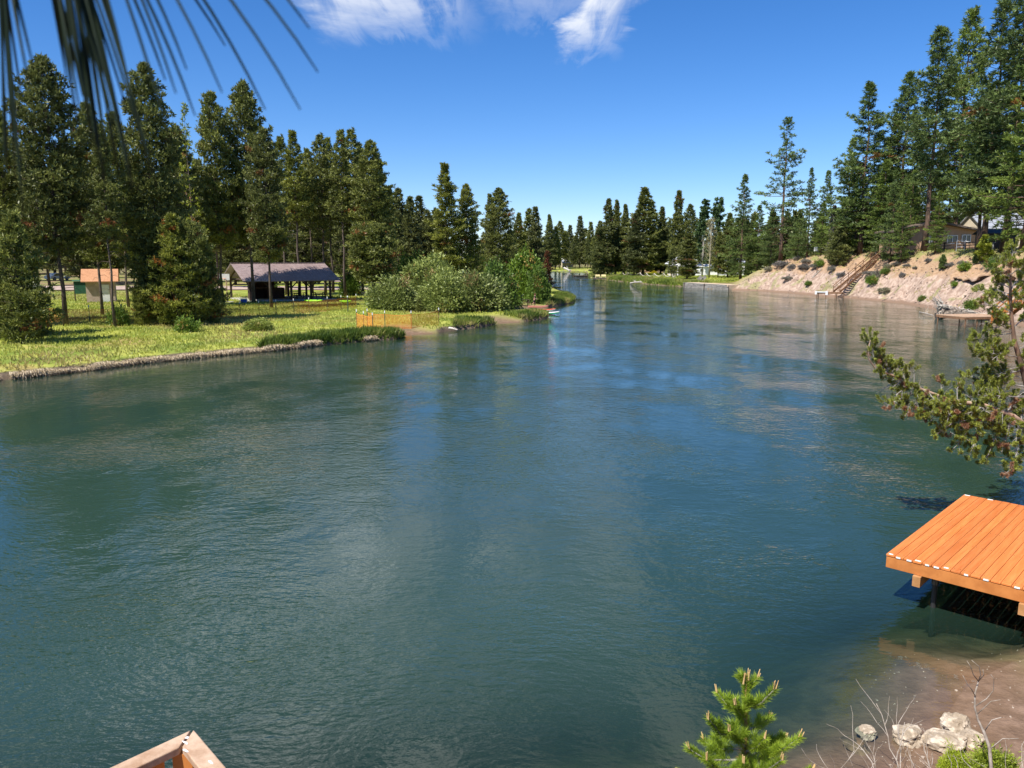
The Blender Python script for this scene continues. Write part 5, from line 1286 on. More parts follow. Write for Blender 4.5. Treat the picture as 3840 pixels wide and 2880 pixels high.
# ------------------------------------------------------------------ foreground: orange dock
c0, c1, c2 = P(3323, 2076, .95), P(3615, 1854, .95), P(3840, 2194, .95)
dx = (c1 - c0); dx.z = 0; LD = dx.length; dx.normalize(); dyv = Vector((dx.y, -dx.x, 0))
WD = 4.2; fd = thing('orange_dock', 'freshly stained orange plank dock on dark pipe legs at the near right shore', 'dock', (c0.x, c0.y, 0), math.atan2(dx.y, dx.x)); R = random.Random(11)
m = MB(); nb = 28; bw = WD / nb
for k in range(nb):
    m.cur = R.random(); o = R.uniform(-.012, .02); m.box((LD / 2 + o / 2, -(k + .5) * bw, .93 + R.uniform(-.002, .002)), (LD + .02, bw - .0048, .038))
m.build('deck_boards', M_deck, fd, bevel=.007)
for x in (.02, LD - .02): MB().box((x, -WD / 2, .80), (.042, WD - .02, .2)).build('rim_joist', M_deckside, fd, bevel=.004)
for y in (.0, -WD): MB().box((LD / 2, y - (.022 if y == 0 else -.022), .80), (LD - .13, .042, .198)).build('rim_joist', M_deckside, fd, bevel=.004)
for x in (1.5, 2.5, 3.4): MB().box((x, -WD / 2, .81), (.04, WD - .12, .18)).build('joist', M_deckraw, fd)
for y in (-.55, -2.15, -3.7): MB().box((LD / 2 - .02, y, .60), (LD + .1, .13, .19)).build('beam', M_deckraw, fd, bevel=.004)
for x, y in ((.45, -.72), (LD - .5, -.72), (.45, -2.3), (LD - .5, -2.3), (.45, -3.6), (LD - .5, -3.6)):
    lg = MB().tube([(x + .05, y, -1.6), (x, y, .72)], .045, 10).build('leg', M_black, fd); MB().tube([(x, y, .45), (x, y, .69)], .062, 10).build('bracket', M_metal, lg)
for k in (0, 1, 2, 3, 4, 5, 6, 8, 10, 13, 15): 
    m = MB(); w_ = bw * R.uniform(.4, .6); m.box((-.0115, -(k + .5) * bw + R.uniform(-.02, .02), .93), (.003, w_, .03)) if k % 3 else m.box((.03, -(k + .5) * bw, .9525), (.05, w_, .003)); m.build('end_tag', M_paint_w, fd)
for k in (0, 3, 9): MB().box((LD - .03, -(k + .5) * bw, .9525), (.05, bw * .7, .003)).build('end_tag', M_paint_w, fd)
m = MB()
for k in range(nb):
    for x in (.12, 1.5, 2.5, 3.4, LD - .12):
        for s in (-.3, .3): m.box((x, -(k + .5 + s) * bw, .950), (.011, .011, .003))
m.build('screw', M_metal, fd)

# ------------------------------------------------------------------ foreground: cedar railing of a landing below
zr = 4.0; k0, kl, kr = P(724, 2733, zr), P(300, 2930, zr), P(905, 2945, zr)
dl_, dr_ = (kl - k0).normalized(), (kr - k0).normalized()
rl = thing('deck_railing', 'corner of a worn cedar deck railing at the lower left edge', 'railing', (k0.x, k0.y, 0))
def cap(name, a, d, ln, wd, side):
    # flat cap board, mitred at the corner
    s = Vector((d.y, -d.x, 0)) * side; m = MB(); ring = []
    o = other = None
    for t_, z in ((0, zr), (0, zr - .038)): pass
    pts = [a + Vector((0, 0, 0)), a + d * ln, a + d * ln + s * wd, a + d * wd * MIT + s * wd]
    m.loft([[q + Vector((0, 0, z - q.z)) for q in pts] for z in (zr - .038, zr)]); return m.build(name, M_rail, rl, bevel=.005)
ca = max(-.95, min(.95, dl_.dot(dr_))); MIT = 1 / math.tan(math.acos(ca) / 2)
o0 = Vector((0, 0, 0)); inn = (dl_ + dr_).normalized()
sl_ = 1 if Vector((dl_.y, -dl_.x, 0)).dot(inn) > 0 else -1; sr_ = 1 if Vector((dr_.y, -dr_.x, 0)).dot(inn) > 0 else -1
cap('cap_rail', o0 + dl_ * .012, dl_, 2.2, .088, sl_); cap('cap_rail', o0 + dr_ * .006, dr_, 2.4, .088, sr_)
for d in (dl_, dr_):
    s = Vector((d.y, -d.x, 0)) * (sl_ if d is dl_ else sr_)
    MB().beam(d * .17 + s * .045 + Vector((0, 0, zr - .095)), d * 2.2 + s * .045 + Vector((0, 0, zr - .095)), .038, .09).build('sub_rail', M_deckside, rl)
    MB().beam(d * .17 + s * .045 + Vector((0, 0, zr - .93)), d * 2.2 + s * .045 + Vector((0, 0, zr - .93)), .038, .09).build('sub_rail', M_deckside, rl)
    for k in range(1, 14): MB().box(d * (.17 + .15 * k) + s * .045 + Vector((0, 0, zr - .52)), (.035, .035, .74)).build('baluster', M_deckside, rl)
pc = inn * .09; MB().box(pc + Vector((0, 0, zr / 2 + .3)), (.09, .09, zr - .68)).build('post', M_deckside, rl)
m = MB(); R = random.Random(4)
for k in range(9):
    t_ = R.uniform(.03, .75); w_ = R.uniform(.005, .03); q = dr_ * t_ + Vector((dr_.y, -dr_.x, 0)) * sr_ * R.uniform(.02, .07)
    if k < 2: q = inn * (.07 + .06 * k) + dr_ * .05 * k
    pts = [q + Vector((math.cos(a) * .007 * R.uniform(.6, 1.4), math.sin(a) * .007 * R.uniform(.6, 1.4), 0)) + dr_ * (w_ * .5 * math.cos(a)) for a in [j * math.pi / 5 for j in range(10)]]
    m.loft([[Vector((p_.x, p_.y, zr + z)) for p_ in pts] for z in (.0004, .002)])
m.build('paint_fleck', M_paint_w, rl)

# ------------------------------------------------------------------ foreground rocks on the shore
rocks = [(3252, 2730, .11, .10, .075, 'small pale rock standing alone in the shallow water'),
         (3402, 2762, .19, .16, .13, 'biggest pale rock at the water edge, right of the lone one'),
         (3530, 2790, .22, .17, .12, 'long pale rock lying between the big rock and the twigs'),
         (3580, 2735, .16, .15, .14, 'greyish rock behind the long pale rock'),
         (3215, 2775, .17, .13, .05, 'brown mossy rock barely breaking the surface beside the lone pale rock'),
         (3640, 2790, .13, .12, .10, 'rock half hidden under the dead twigs and green shrub')]
for i, (sx, sy, a, b_, c_, l) in enumerate(rocks):
    q = P(sx, sy, .03); zg = gz(q.x, q.y)
    a, b_, c_ = a * 1.15, b_ * 1.15, c_ * 1.1; t = MB().blob((0, 0, 0), (a, b_, c_), i + 3, .32, 4).build('rock', M_pale_rock if i != 4 else mottled('mossy_rock', (.07, .05, .03), (.20, .14, .075), 8, .9, .6), None)
    t.location = (q.x, q.y, max(zg, -.08) + c_ * .45); t.rotation_euler = (0, .1 * (i % 3), i * 1.3); tag(t, l, 'rock', 'rocks at the near shore')
rp_ = []
R = random.Random(31)
m = MB()
for k in range(170):
    sx, sy = R.uniform(3250, 3840), R.uniform(2380, 2880); q = P(sx, sy, 0); z = gz(q.x, q.y)
    if z < -.35: continue
    s_ = R.uniform(.006, .015) * (2.0 if R.random() < .06 else 1); m.cur = R.random(); m.blob((q.x, q.y, z + s_ * .2), (s_, s_ * R.uniform(.6, 1), s_ * .5), k % 7, .3, 1)
tag(m.build('pebbles', mottled('pebbles', (.22, .16, .12), (.55, .46, .37), 3, .9, tint=True), None), kind='stuff')

# ------------------------------------------------------------------ dead twigs at the lower right
def dead_shrub(label, base, stems, seed, r=.012, depth=3, ln=.55, spread=.55):
    depth -= 1
    R = random.Random(seed); t = thing('dead_shrub', label, 'dead shrub', base, 0, 'dead shrubs at the near shore')
    def grow(m, p, d, L, rad, lev):
        pts = [p]; dd = d.copy(); n = 5
        for i in range(n):
            dd = (dd + Vector((R.gauss(0, .2), R.gauss(0, .2), R.gauss(.03, .12)))).normalized(); pts.append(pts[-1] + dd * L / n)
        m.tube(pts, [lerp(rad, rad * .5, i / n) for i in range(n + 1)], 5)
        if lev > 0:
            for k in range(R.randint(2, 3)):
                q = pts[R.randint(2, n)]; grow(m, q, (dd + Vector((R.gauss(0, spread), R.gauss(0, spread), R.gauss(.1, .3)))).normalized(), L * R.uniform(.45, .8), rad * .55, lev - 1)
    for d, L in stems:
        m = MB(); grow(m, Vector((0, 0, -.1)), Vector(d).normalized(), L, r, depth); m.build('stem', M_twig, t)
    return t
def base_at(sx, sy, Y): q = PY(sx, sy, Y); return Vector((q.x, q.y, gz(q.x, q.y)))
tallb = base_at(3722, 2905, 7.6)
tsh = thing('dead_sapling', 'tall bare grey sapling with forked tip in front of the green shrub', 'dead sapling', tallb)
pp = [PY(3722, 2930, 7.6), PY(3717, 2880, 7.6), PY(3710, 2800, 7.62), PY(3690, 2745, 7.66), PY(3668, 2700, 7.7), PY(3655, 2650, 7.7), PY(3657, 2600, 7.72), PY(3669, 2555, 7.75)]
pp = [tallb - Vector((0, 0, .1))] + pp
MB().tube([q - tallb for q in pp], [.022, .02, .019, .017, .015, .012, .010, .009, .007], 7).build('stem', M_twig, tsh, smooth=True)
for br_ in ([(3669, 2555), (3650, 2530), (3640, 2500), (3626, 2478)], [(3669, 2555), (3678, 2530), (3672, 2500), (3644, 2476)], [(3669, 2555), (3690, 2530), (3686, 2512)], [(3655, 2650), (3700, 2620), (3725, 2590), (3728, 2545), (3716, 2530)], [(3662, 2680), (3690, 2655), (3716, 2630), (3752, 2624)], [(3657, 2610), (3640, 2580), (3630, 2570), (3610, 2532)], [(3690, 2745), (3720, 2700), (3755, 2690)], [(3712, 2810), (3760, 2770), (3820, 2770)]):
    q = [PY(a_, b_, 7.7 - .04 * i) - tallb for i, (a_, b_) in enumerate(br_)]; MB().tube(q, [.006, .005, .004, .003, .002][:len(q)], 5).build('twig', M_twig, tsh, smooth=True)
dead_shrub('low dead grey shrub spreading in front of the pale rocks', base_at(3480, 2920, 7.5), [((-.8, .5, .5), .9), ((-.2, .6, .8), .8), ((.5, .4, .8), .7), ((-.5, .2, .9), .8), ((.9, .3, .5), .9), ((-.9, .1, .3), 1.0)], 3)
dead_shrub('thin dead twigs rising between the young pine and the rocks', base_at(3160, 2960, 7.3), [((-.4, .3, .9), .8), ((.3, .5, .8), .75), ((-.9, .2, .6), .8), ((.6, .3, .6), .9)], 8, .009)
dead_shrub('dense tangle of dead twigs in the lower right corner', base_at(3740, 2940, 7.2), [((-.7, .3, .6), .8), ((0, .5, .8), .6), ((.6, .3, .7), .7), ((-.3, .1, .9), .6), ((.8, .5, .4), .8), ((-.9, .4, .3), .9)], 14)
dead_shrub('bare twigs before the right hand rocks', base_at(3590, 2935, 7.4), [((-.3, .6, .7), .7), ((.3, .4, .9), .6), ((-.8, .4, .5), .7)], 21, .008)
dead_shrub('bare arching twigs on the pebble beach at the right edge', base_at(3860, 2860, 8.0), [((-.8, .2, .4), .8), ((-.3, .6, .6), .7), ((-.6, -.2, .5), .7)], 27, .007, 2)
q = base_at(3738, 2830, 8.05); 
for (dx_, dy_, sc_, l, dz) in ((0, 0, .27, 'bright green feathery shrub by the pebble beach, behind the dead sapling', .06), (-.30, .22, .16, 'pointed bright green shrub left of the feathery one', .16), (.05, -.5, .22, 'low green shrub under the dead twigs in the lower right', .0)):
    g_ = Vector((q.x + dx_, q.y + dy_, gz(q.x + dx_, q.y + dy_)))
    r_ = thing('green_shrub', l, 'shrub', g_, 1.0 + dx_); r_.scale = (sc_, sc_, sc_ * (1.15 + dz * 4))
    for pn, me_ in zip(('stem', 'foliage'), TPL['juniper']): link(bpy.data.objects.new(pn, me_), r_)

# ------------------------------------------------------------------ needle covered shoots
def shoots(rng, paths, per_m, nl, nw, tint=.55, spread=.35, up=.2, rust=None, fwd=.8):
    """needles all round each path; returns blade parts"""
    C, A, T, Ru = [], [], [], []
    for i, pth in enumerate(paths):
        L = sum((b - a).length for a, b in zip(pth[:-1], pth[1:])); n = max(6, int(per_m * L)); tb = tint + random.Random(i).gauss(0, .13)
        for k in range(n):
            u_ = rng.uniform(.0, 1) ** .85 * (len(pth) - 1); j = min(int(u_), len(pth) - 2); a, b = pth[j], pth[j + 1]; p_ = a.lerp(b, u_ - j); d = (b - a).normalized()
            r_ = Vector(rng.normal(0, 1, 3)); r_ = (r_ - d * r_.dot(d)).normalized()
            C.append(p_); A.append(d * fwd + r_ + Vector((0, 0, up))); T.append(tb + rng.normal(0, .13)); Ru.append(rust[i] if rust else 0)
    A = np.array([tuple(a) for a in A]); A /= np.linalg.norm(A, axis=1, keepdims=True)
    return blades(rng, np.array([tuple(c) for c in C]), A, 1, nl, nw, spread * .3, np.array(T), np.array(Ru), Lvar=.25)

# young pine right below the camera
M_bud = mottled('pine_bud', (.50, .32, .13), (.66, .46, .22), 9, .8)
Yp = 5.5; yb = PY(2790, 3300, Yp); yb.z = gz(yb.x, yb.y)
yp = thing('young_pine', 'bright yellow-green young pine with tan candles in the near foreground, bottom right', 'tree', yb); rng = np.random.default_rng(77); R = random.Random(77)
def Q(sx, sy, o=0.0): return PY(sx, sy, Yp + o)
lead = [Vector((yb.x, yb.y, yb.z - .1)), Q(2792, 3100), Q(2793, 2880), Q(2796, 2760), Q(2797, 2640), Q(2797, 2545)]
MB().tube([v - yb for v in lead], [.034, .028, .020, .016, .011, .007], 8).build('trunk', mottled('young_bark', (.20, .11, .05), (.42, .25, .11), 14, .9, .4), yp, smooth=True)
tips = [((2797, 2690), (2730, 2650), (2694, 2600), .12), ((2797, 2660), (2850, 2640), (2905, 2585), -.1), ((2797, 2600), (2815, 2570), (2838, 2545), .05), ((2796, 2780), (2700, 2750), (2658, 2695), -.12),
        ((2797, 2740), (2850, 2720), (2888, 2690), .18), ((2796, 2700), (2770, 2670), (2758, 2640), -.22), ((2794, 2860), (2900, 2830), (3000, 2766), .05), ((2795, 2840), (2900, 2800), (2943, 2770), .3),
        ((2795, 2850), (2650, 2850), (2580, 2805), 0), ((2795, 2810), (2690, 2810), (2634, 2775), .25), ((2795, 2820), (2840, 2800), (2868, 2768), -.3), ((2795, 2800), (2760, 2770), (2735, 2740), -.32),
        ((2793, 2900), (2700, 2900), (2650, 2850), -.35), ((2793, 2900), (2860, 2900), (2930, 2850), -.38), ((2793, 2930), (2640, 2960), (2540, 2900), .1), ((2793, 2930), (2920, 2950), (3040, 2890), .1), ((2793, 2930), (2790, 2930), (2790, 2860), -.45), ((2793, 2930), (2800, 2910), (2810, 2850), .45),
        ((2793, 3000), (2600, 3050), (2480, 2990), .0), ((2793, 3000), (2960, 3050), (3090, 2990), .0), ((2793, 3000), (2700, 3050), (2640, 2990), -.5), ((2793, 3000), (2900, 3050), (2930, 2990), -.5)]
paths = [[lead[3], lead[4], lead[5]], [lead[2], lead[3]]]; wood = MB()
for a, b_, c_, o in tips:
    pa_, pb_, pc_ = Q(*a), Q(b_[0], b_[1], o * .6), Q(c_[0], c_[1], o)
    wood.tube([pa_ - yb, pb_ - yb, pc_ - yb], [.009, .007, .004], 5); paths.append([pa_.lerp(pb_, .35), pb_, pc_])
    for k in range(2):
        s = pa_.lerp(pb_, R.uniform(.5, 1.0)); e = s + Vector((R.uniform(-.09, .09), R.uniform(-.09, .09), R.uniform(.05, .13))); paths.append([s, s.lerp(e, .5), e])
    bud = MB()
    for k in range(3):
        q = pc_ + Vector((R.uniform(-.012, .012), R.uniform(-.012, .012), 0)); bud.tube([q - yb, q + (pc_ - pb_).normalized() * .02 + Vector((R.uniform(-.008, .008), 0, R.uniform(.03, .06))) - yb], [.0055, .003], 5)
    bud.build('bud', M_bud, yp)
bud = MB()
for k in range(6):
    q = lead[5] + Vector((R.uniform(-.03, .03), R.uniform(-.03, .03), R.uniform(-.03, 0))); bud.tube([q - yb, q + Vector((R.uniform(-.015, .015), 0, R.uniform(.06, .10))) - yb], [.0065, .0035], 5)
wood.build('branch', M_bark_grey, yp); bud.build('bud', M_bud, yp)
M_need_y = leafy('needles_young', (.11, .19, .014), (.46, .60, .06), (.50, .28, .09), trans=.45, objvar=0)
parts = shoots(rng, [[v - yb for v in p_] for p_ in paths], 2600, .060, .0032, .58, .3, .25)
old = shoots(rng, [[v - yb for v in (lead[1].lerp(lead[2], .5), lead[2], lead[3].lerp(lead[2], .3))]], 900, .075, .0032, .9, .3, -.5, [1.0])
link(bpy.data.objects.new('crown', foliage('crown', [parts, old], M_need_y)), yp)

# leaning pine over the water at the right edge
DP = 18.0
def K(sx, sy, o=0.0): return PY(sx, sy, DP + o)
lb = K(3950, 1975, -.3); lb.z = gz(lb.x, lb.y)
lpn = thing('leaning_pine', 'leaning pine at the right edge with a long low limb reaching out over the water', 'tree', lb); R = random.Random(5); rng = np.random.default_rng(5)
trk = [lb - Vector((0, 0, .3)), K(3925, 1820, -.2), K(3895, 1640), K(3862, 1490), K(3836, 1388), K(3803, 1276), K(3794, 1200), K(3789, 1110), K(3790, 1020), K(3795, 950)]
MB().tube([v - lb for v in trk], [.12, .105, .088, .072, .062, .05, .042, .032, .022, .008], 9).build('trunk', M_bark_red, lpn, smooth=True)
limb = [K(3893, 1630), K(3800, 1560, -.1), K(3688, 1519, -.2), K(3629, 1511, -.25), K(3560, 1500, -.3), K(3492, 1474, -.4), K(3413, 1444, -.5), K(3351, 1408, -.55), K(3284, 1384, -.6), K(3257, 1345, -.65), K(3256, 1300, -.7), K(3264, 1275, -.7)]
MB().tube([v - lb for v in limb], [.062, .058, .052, .048, .043, .038, .032, .027, .02, .014, .010, .006], 8).build('limb', mottled('peeling_bark', (.30, .18, .12), (.56, .40, .29), 7, .9, .5, (1, 1, .6)), lpn, smooth=True)
paths, rusts = [], []; wood = MB()
def spray(a, b_, n, side, ln, rust=.05, droop=-.1, bare=.0, rad=.014):
    """a side branch from a to b with n leafy twigs"""
    mid_ = a.lerp(b_, .5) + Vector((R.uniform(-.06, .06), R.uniform(-.1, .1), R.uniform(-.02, .08)))
    wood.tube([a - lb, mid_ - lb, b_ - lb], [rad, rad * .7, rad * .35], 5); L = (b_ - a).length
    for k in range(n):
        u_ = R.uniform(bare, 1); s = a.lerp(mid_, u_ * 2) if u_ < .5 else mid_.lerp(b_, u_ * 2 - 1)
        d = ((b_ - a).normalized() * R.uniform(.2, .9) + Vector((R.gauss(0, side), R.gauss(0, side), R.gauss(droop, side)))).normalized()
        e = s + d * ln * R.uniform(.6, 1.3); e2 = e + Vector((R.gauss(0, .04), R.gauss(0, .04), R.uniform(.03, .12)))
        wood.tube([s - lb, e - lb, e2 - lb], [.006, .005, .003], 4, False)
        isr = R.random() < rust
        paths.append([s.lerp(e, .45) - lb, e - lb, e2 - lb]); rusts.append(1.0 if isr else 0.0)
# along the tip of the limb
spray(K(3284, 1384, -.6), K(3262, 1275, -.7), 26, .6, .22, .04, .25)
spray(K(3351, 1408, -.55), K(3270, 1350, -.6), 22, .6, .22, .06, .25)
spray(K(3330, 1400, -.55), K(3320, 1330, -.5), 9, .6, .18, .03, .2)
spray(K(3413, 1444, -.5), K(3351, 1405, -.5), 20, .6, .24, .08, .15); spray(K(3400, 1440, -.5), K(3365, 1370, -.45), 9, .5, .16, .05, .3, .5); spray(K(3428, 1440, -.5), K(3415, 1385, -.5), 4, .4, .12, 0, .3, .6)
spray(K(3410, 1440, -.45), K(3360, 1480, -.6), 14, .6, .22, .1); spray(K(3460, 1465, -.4), K(3330, 1520, -.7), 12, .45, .2, .2, -.1, .35); spray(K(3420, 1460, -.5), K(3405, 1555, -.6), 10, .5, .2, .35, -.2, .3)
spray(K(3492, 1474, -.4), K(3450, 1560, -.6), 14, .6, .22, .25); spray(K(3530, 1490, -.3), K(3490, 1580, -.5), 14, .6, .22, .18, -.2); spray(K(3520, 1480, -.3), K(3530, 1430, -.3), 6, .5, .16, .1, .2, .4)
spray(K(3590, 1505, -.25), K(3600, 1430, -.2), 8, .5, .18, .1, .25, .4); spray(K(3580, 1503, -.25), K(3522, 1590, -.6), 14, .6, .22, .10, -.2); spray(K(3620, 1512, -.25), K(3560, 1620, -.5), 16, .6, .24, .25, -.2)
spray(K(3660, 1515, -.2), K(3610, 1470, -.1), 10, .6, .2, .1, .1); spray(K(3690, 1520, -.2), K(3580, 1680, -.6), 24, .6, .26, .10, -.2); spray(K(3690, 1522, -.2), K(3500, 1640, -.8), 18, .5, .24, .2, -.15, .4)
spray(K(3720, 1530, -.2), K(3640, 1700, -.5), 24, .6, .26, .18, -.2); spray(K(3760, 1545, -.15), K(3700, 1720, -.4), 24, .6, .26, .12, -.25); spray(K(3790, 1555, -.1), K(3755, 1700, -.3), 24, .7, .28, .1, -.2); spray(K(3820, 1580, -.1), K(3810, 1730, -.3), 24, .7, .28, .12, -.2)
spray(K(3850, 1610, -.1), K(3790, 1770, -.5), 16, .55, .22, .18, -.2, .6); spray(K(3860, 1600, .2), K(3845, 1690, .1), 22, .7, .28, .1)
spray(K(3720, 1530, -.1), K(3700, 1500, .3), 16, .7, .25, .2); spray(K(3770, 1548, 0), K(3790, 1500, .3), 22, .7, .28, .2); spray(K(3830, 1580, 0), K(3840, 1520, .4), 22, .7, .28, .1)
# branches of the trunk, left side, from the low ones up
for (a, b_, n, ln) in (((3862, 1490), (3640, 1480), 26, .26), ((3850, 1450), (3630, 1410), 26, .24), ((3845, 1420), (3720, 1390), 22, .26), ((3836, 1388), (3700, 1440), 22, .26), ((3822, 1340), (3670, 1325), 24, .22), ((3810, 1300), (3655, 1312), 18, .2), ((3805, 1285), (3720, 1350), 14, .22),
                       ((3800, 1250), (3665, 1268), 12, .18), ((3796, 1215), (3715, 1240), 12, .2), ((3795, 1200), (3730, 1185), 14, .2), ((3792, 1170), (3690, 1140), 14, .18), ((3790, 1150), (3665, 1090), 12, .16), ((3790, 1120), (3725, 1100), 14, .2), ((3790, 1080), (3740, 1060), 16, .2), ((3790, 1040), (3735, 1020), 14, .18), ((3792, 1000), (3760, 985), 12, .18), ((3793, 980), (3800, 945), 16, .18),
                       ((3870, 1500), (3930, 1440), 24, .28), ((3840, 1400), (3900, 1350), 22, .26), ((3815, 1310), (3880, 1270), 20, .24), ((3800, 1230), (3860, 1190), 18, .22), ((3792, 1150), (3850, 1120), 18, .22), ((3790, 1090), (3845, 1050), 18, .2), ((3790, 1030), (3835, 990), 16, .2)):
    o1 = R.uniform(-.5, .5); spray(K(*a), K(b_[0], b_[1], o1), n, .55, ln, .03, .1, .3)
for k in range(14):
    j = R.randint(1, 5); s = limb[j].lerp(limb[j + 1], R.random()); spray(s, s + Vector((R.uniform(-.55, .1), R.uniform(-.6, .6), R.uniform(-.75, .1))), 15, .6, .24, .08, -.05, .2, .009)
# bare silvery twigs
for k in range(70):
    u_ = R.random(); j = int(u_ * 6); s = limb[1 + j].lerp(limb[2 + j], R.random()); d = Vector((R.gauss(-.3, .5), R.gauss(0, .4), R.gauss(-.15, .5))) * .55
    wood.tube([s - lb, s + d * .5 + Vector((0, 0, R.uniform(-.05, .08))) - lb, s + d - lb], [.009, .006, .002], 4, False)
for k in range(16):
    j = R.randint(3, 7); s = trk[j].lerp(trk[j + 1], R.random()); d = Vector((R.gauss(-.5, .4), R.gauss(0, .4), R.gauss(-.1, .2))) * .7
    wood.tube([s - lb, s + d * .5 + Vector((0, 0, .05)) - lb, s + d - lb], [.010, .007, .002], 4, False)
wood.build('branch', M_bark_grey, lpn)
parts = shoots(rng, paths, 900, .062, .0092, .70, .5, .4, rusts, .5)
link(bpy.data.objects.new('crown', foliage('crown', [parts], M_need_b)), lpn)

# needles hanging close to the camera, upper left
DN = .46
def N_(sx, sy, o=0.0): return PY(sx, sy, DN + o)
nb0 = N_(250, -420); nbt = thing('pine_sprig', 'dark out of focus sprig of long pine needles hanging in the upper left corner', 'pine sprig', nb0)
MB().tube([v - nb0 for v in (N_(-600, -380, .02), N_(-100, -400, .01), N_(250, -420), N_(520, -520))], [.004, .0037, .0032, .0025], 8).build('twig', M_bark_red, nbt, smooth=True)
tp_ = [(1160, 106), (1192, 270), (1126, 411), (845, 172), (995, 411), (732, 434), (660, 350), (584, 689), (498, 723), (388, 677), (474, 405), (400, 580), (833, 347), (278, 405), (318, 325), (620, 300), (560, 640), (540, 560), (450, 660),
       (430, 600), (350, 560), (300, 520), (700, 260), (640, 540), (330, 430), (380, 470), (250, 300), (440, 520), (480, 600), (520, 480), (420, 380), (360, 300), (300, 420), (340, 500), (370, 620), (310, 360), (400, 700), (280, 300), (460, 540), (500, 690), (240, 240), (330, 200)]
lf_ = [(87, 810), (60, 560), (30, 640), (125, 250), (75, 136), (45, 480), (10, 420), (80, 360), (105, 300), (20, 720), (60, 700), (-20, 600)]
m = MB(); R = random.Random(8)
for i, (a, b_) in enumerate(tp_ + lf_):
    left = i >= len(tp_); tcol = max(0, min(1, (a - 250) / 900)); o = R.uniform(-.03, .05)
    s = N_(R.uniform(-40, 20), -400, 0) if left else N_(lerp(130, 430, tcol) + R.uniform(-50, 50), -430 - 60 * tcol, 0)
    e = N_(a, b_, o); c_ = s.lerp(e, .45) + Vector((.012 * (tcol + .1), 0, .012 * tcol)) * (.3 if left else 1)
    pts = [s * (1 - u_) ** 2 + c_ * 2 * u_ * (1 - u_) + e * u_ * u_ for u_ in [k / 8 for k in range(9)]]
    m.tube([v - nb0 for v in pts], [.0009] * 6 + [.0008, .0007, .0004], 6)
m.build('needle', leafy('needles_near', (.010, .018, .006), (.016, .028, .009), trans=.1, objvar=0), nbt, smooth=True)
# ------------------------------------------------------------------ grass, reeds, distant woods
def scatter(n, x0, x1, y0, y1, seed, ok):
    rng = np.random.default_rng(seed); X = rng.uniform(x0, x1, n); Y = rng.uniform(y0, y1, n)
    Z, d, wt = terrain(X, Y); fr = np.abs(X) < .70 * Y + 3; k = ok(X, Y, Z, d, wt) & fr
    return rng, X[k], Y[k], Z[k], d[k]
def grassmesh(name, rng, X, Y, Z, nb, L, Wd, lean, mat, tint, rust):
    n = len(X); A = np.stack([rng.normal(0, lean, n), rng.normal(0, lean, n), np.ones(n)], 1)
    V, Fq, t, r = blades(rng, np.stack([X, Y, Z - .03], 1), A, nb, L, Wd, lean, tint, rust)
    o = link(bpy.data.objects.new(name, mesh_np(name, V, Fq, mat, {'tint': t, 'rust': r}))); return tag(o, kind='stuff')
land_L = lambda wt: wt['L'] + wt['B'] + wt['F']
rng, X, Y, Z, d = scatter(150000, -75, 25, 30, 112, 1, lambda X, Y, Z, d, wt: (d > .05) & (land_L(wt) > .6) & ~((wt['B'] > .45) & (d < 4.5)) & (np.random.default_rng(3).uniform(0, 1, len(X)) < np.clip(1.25 - Y / 130, .25, 1)))
gn = fbm(X * .28, Y * .28, 31, 4) * 2.0 + .6; gd = np.clip((fbm(X * .12, Y * .12, 41, 3) - .06) * 5, 0, .8); hv = 1 + fbm(X * .5, Y * .5, 51) * 1.2
grassmesh('meadow_grass', rng, X, Y, Z, 3, .24, .05, .35, M_grass, np.clip(gn, 0, 1), gd)
# taller green tussocks at the water edge
rng, X, Y, Z, d = scatter(90000, -12, 16, 55, 130, 2, lambda X, Y, Z, d, wt: (d > .0) & (d < 2.6 + fbm(X * .6, Y * .6, 7) * 2.5) & (wt['L'] > .62) & ~((X > -.5) & (X < 7.5) & (Y > 84.5) & (Y < 100)) & ~((X > -14.5) & (X < -5.2) & (Y > 62)))
grassmesh('bank_reeds', rng, X, Y, Z, 3, .50, .07, .25, M_reed, np.clip(fbm(X * .5, Y * .5, 61) * 2 + .5, 0, 1), np.clip((fbm(X * .9, Y * .9, 71) - .1) * 4 + np.where(d < .35, .4, 0), 0, .8))
# green tussock run on the straight bank (right part)
rng, X, Y, Z, d = scatter(26000, -20, -7, 46, 63, 5, lambda X, Y, Z, d, wt: (d > -.05) & (d < 1.7 + fbm(X * .7, Y * .7, 7) * 2.2) & (X > -17 + fbm(X, Y, 3)))
grassmesh('bank_tussocks', rng, X, Y, Z, 3, .50, .06, .3, M_reed, np.clip(fbm(X * .8, Y * .8, 62) * 2 + .35, 0, 1), np.zeros(len(X)))
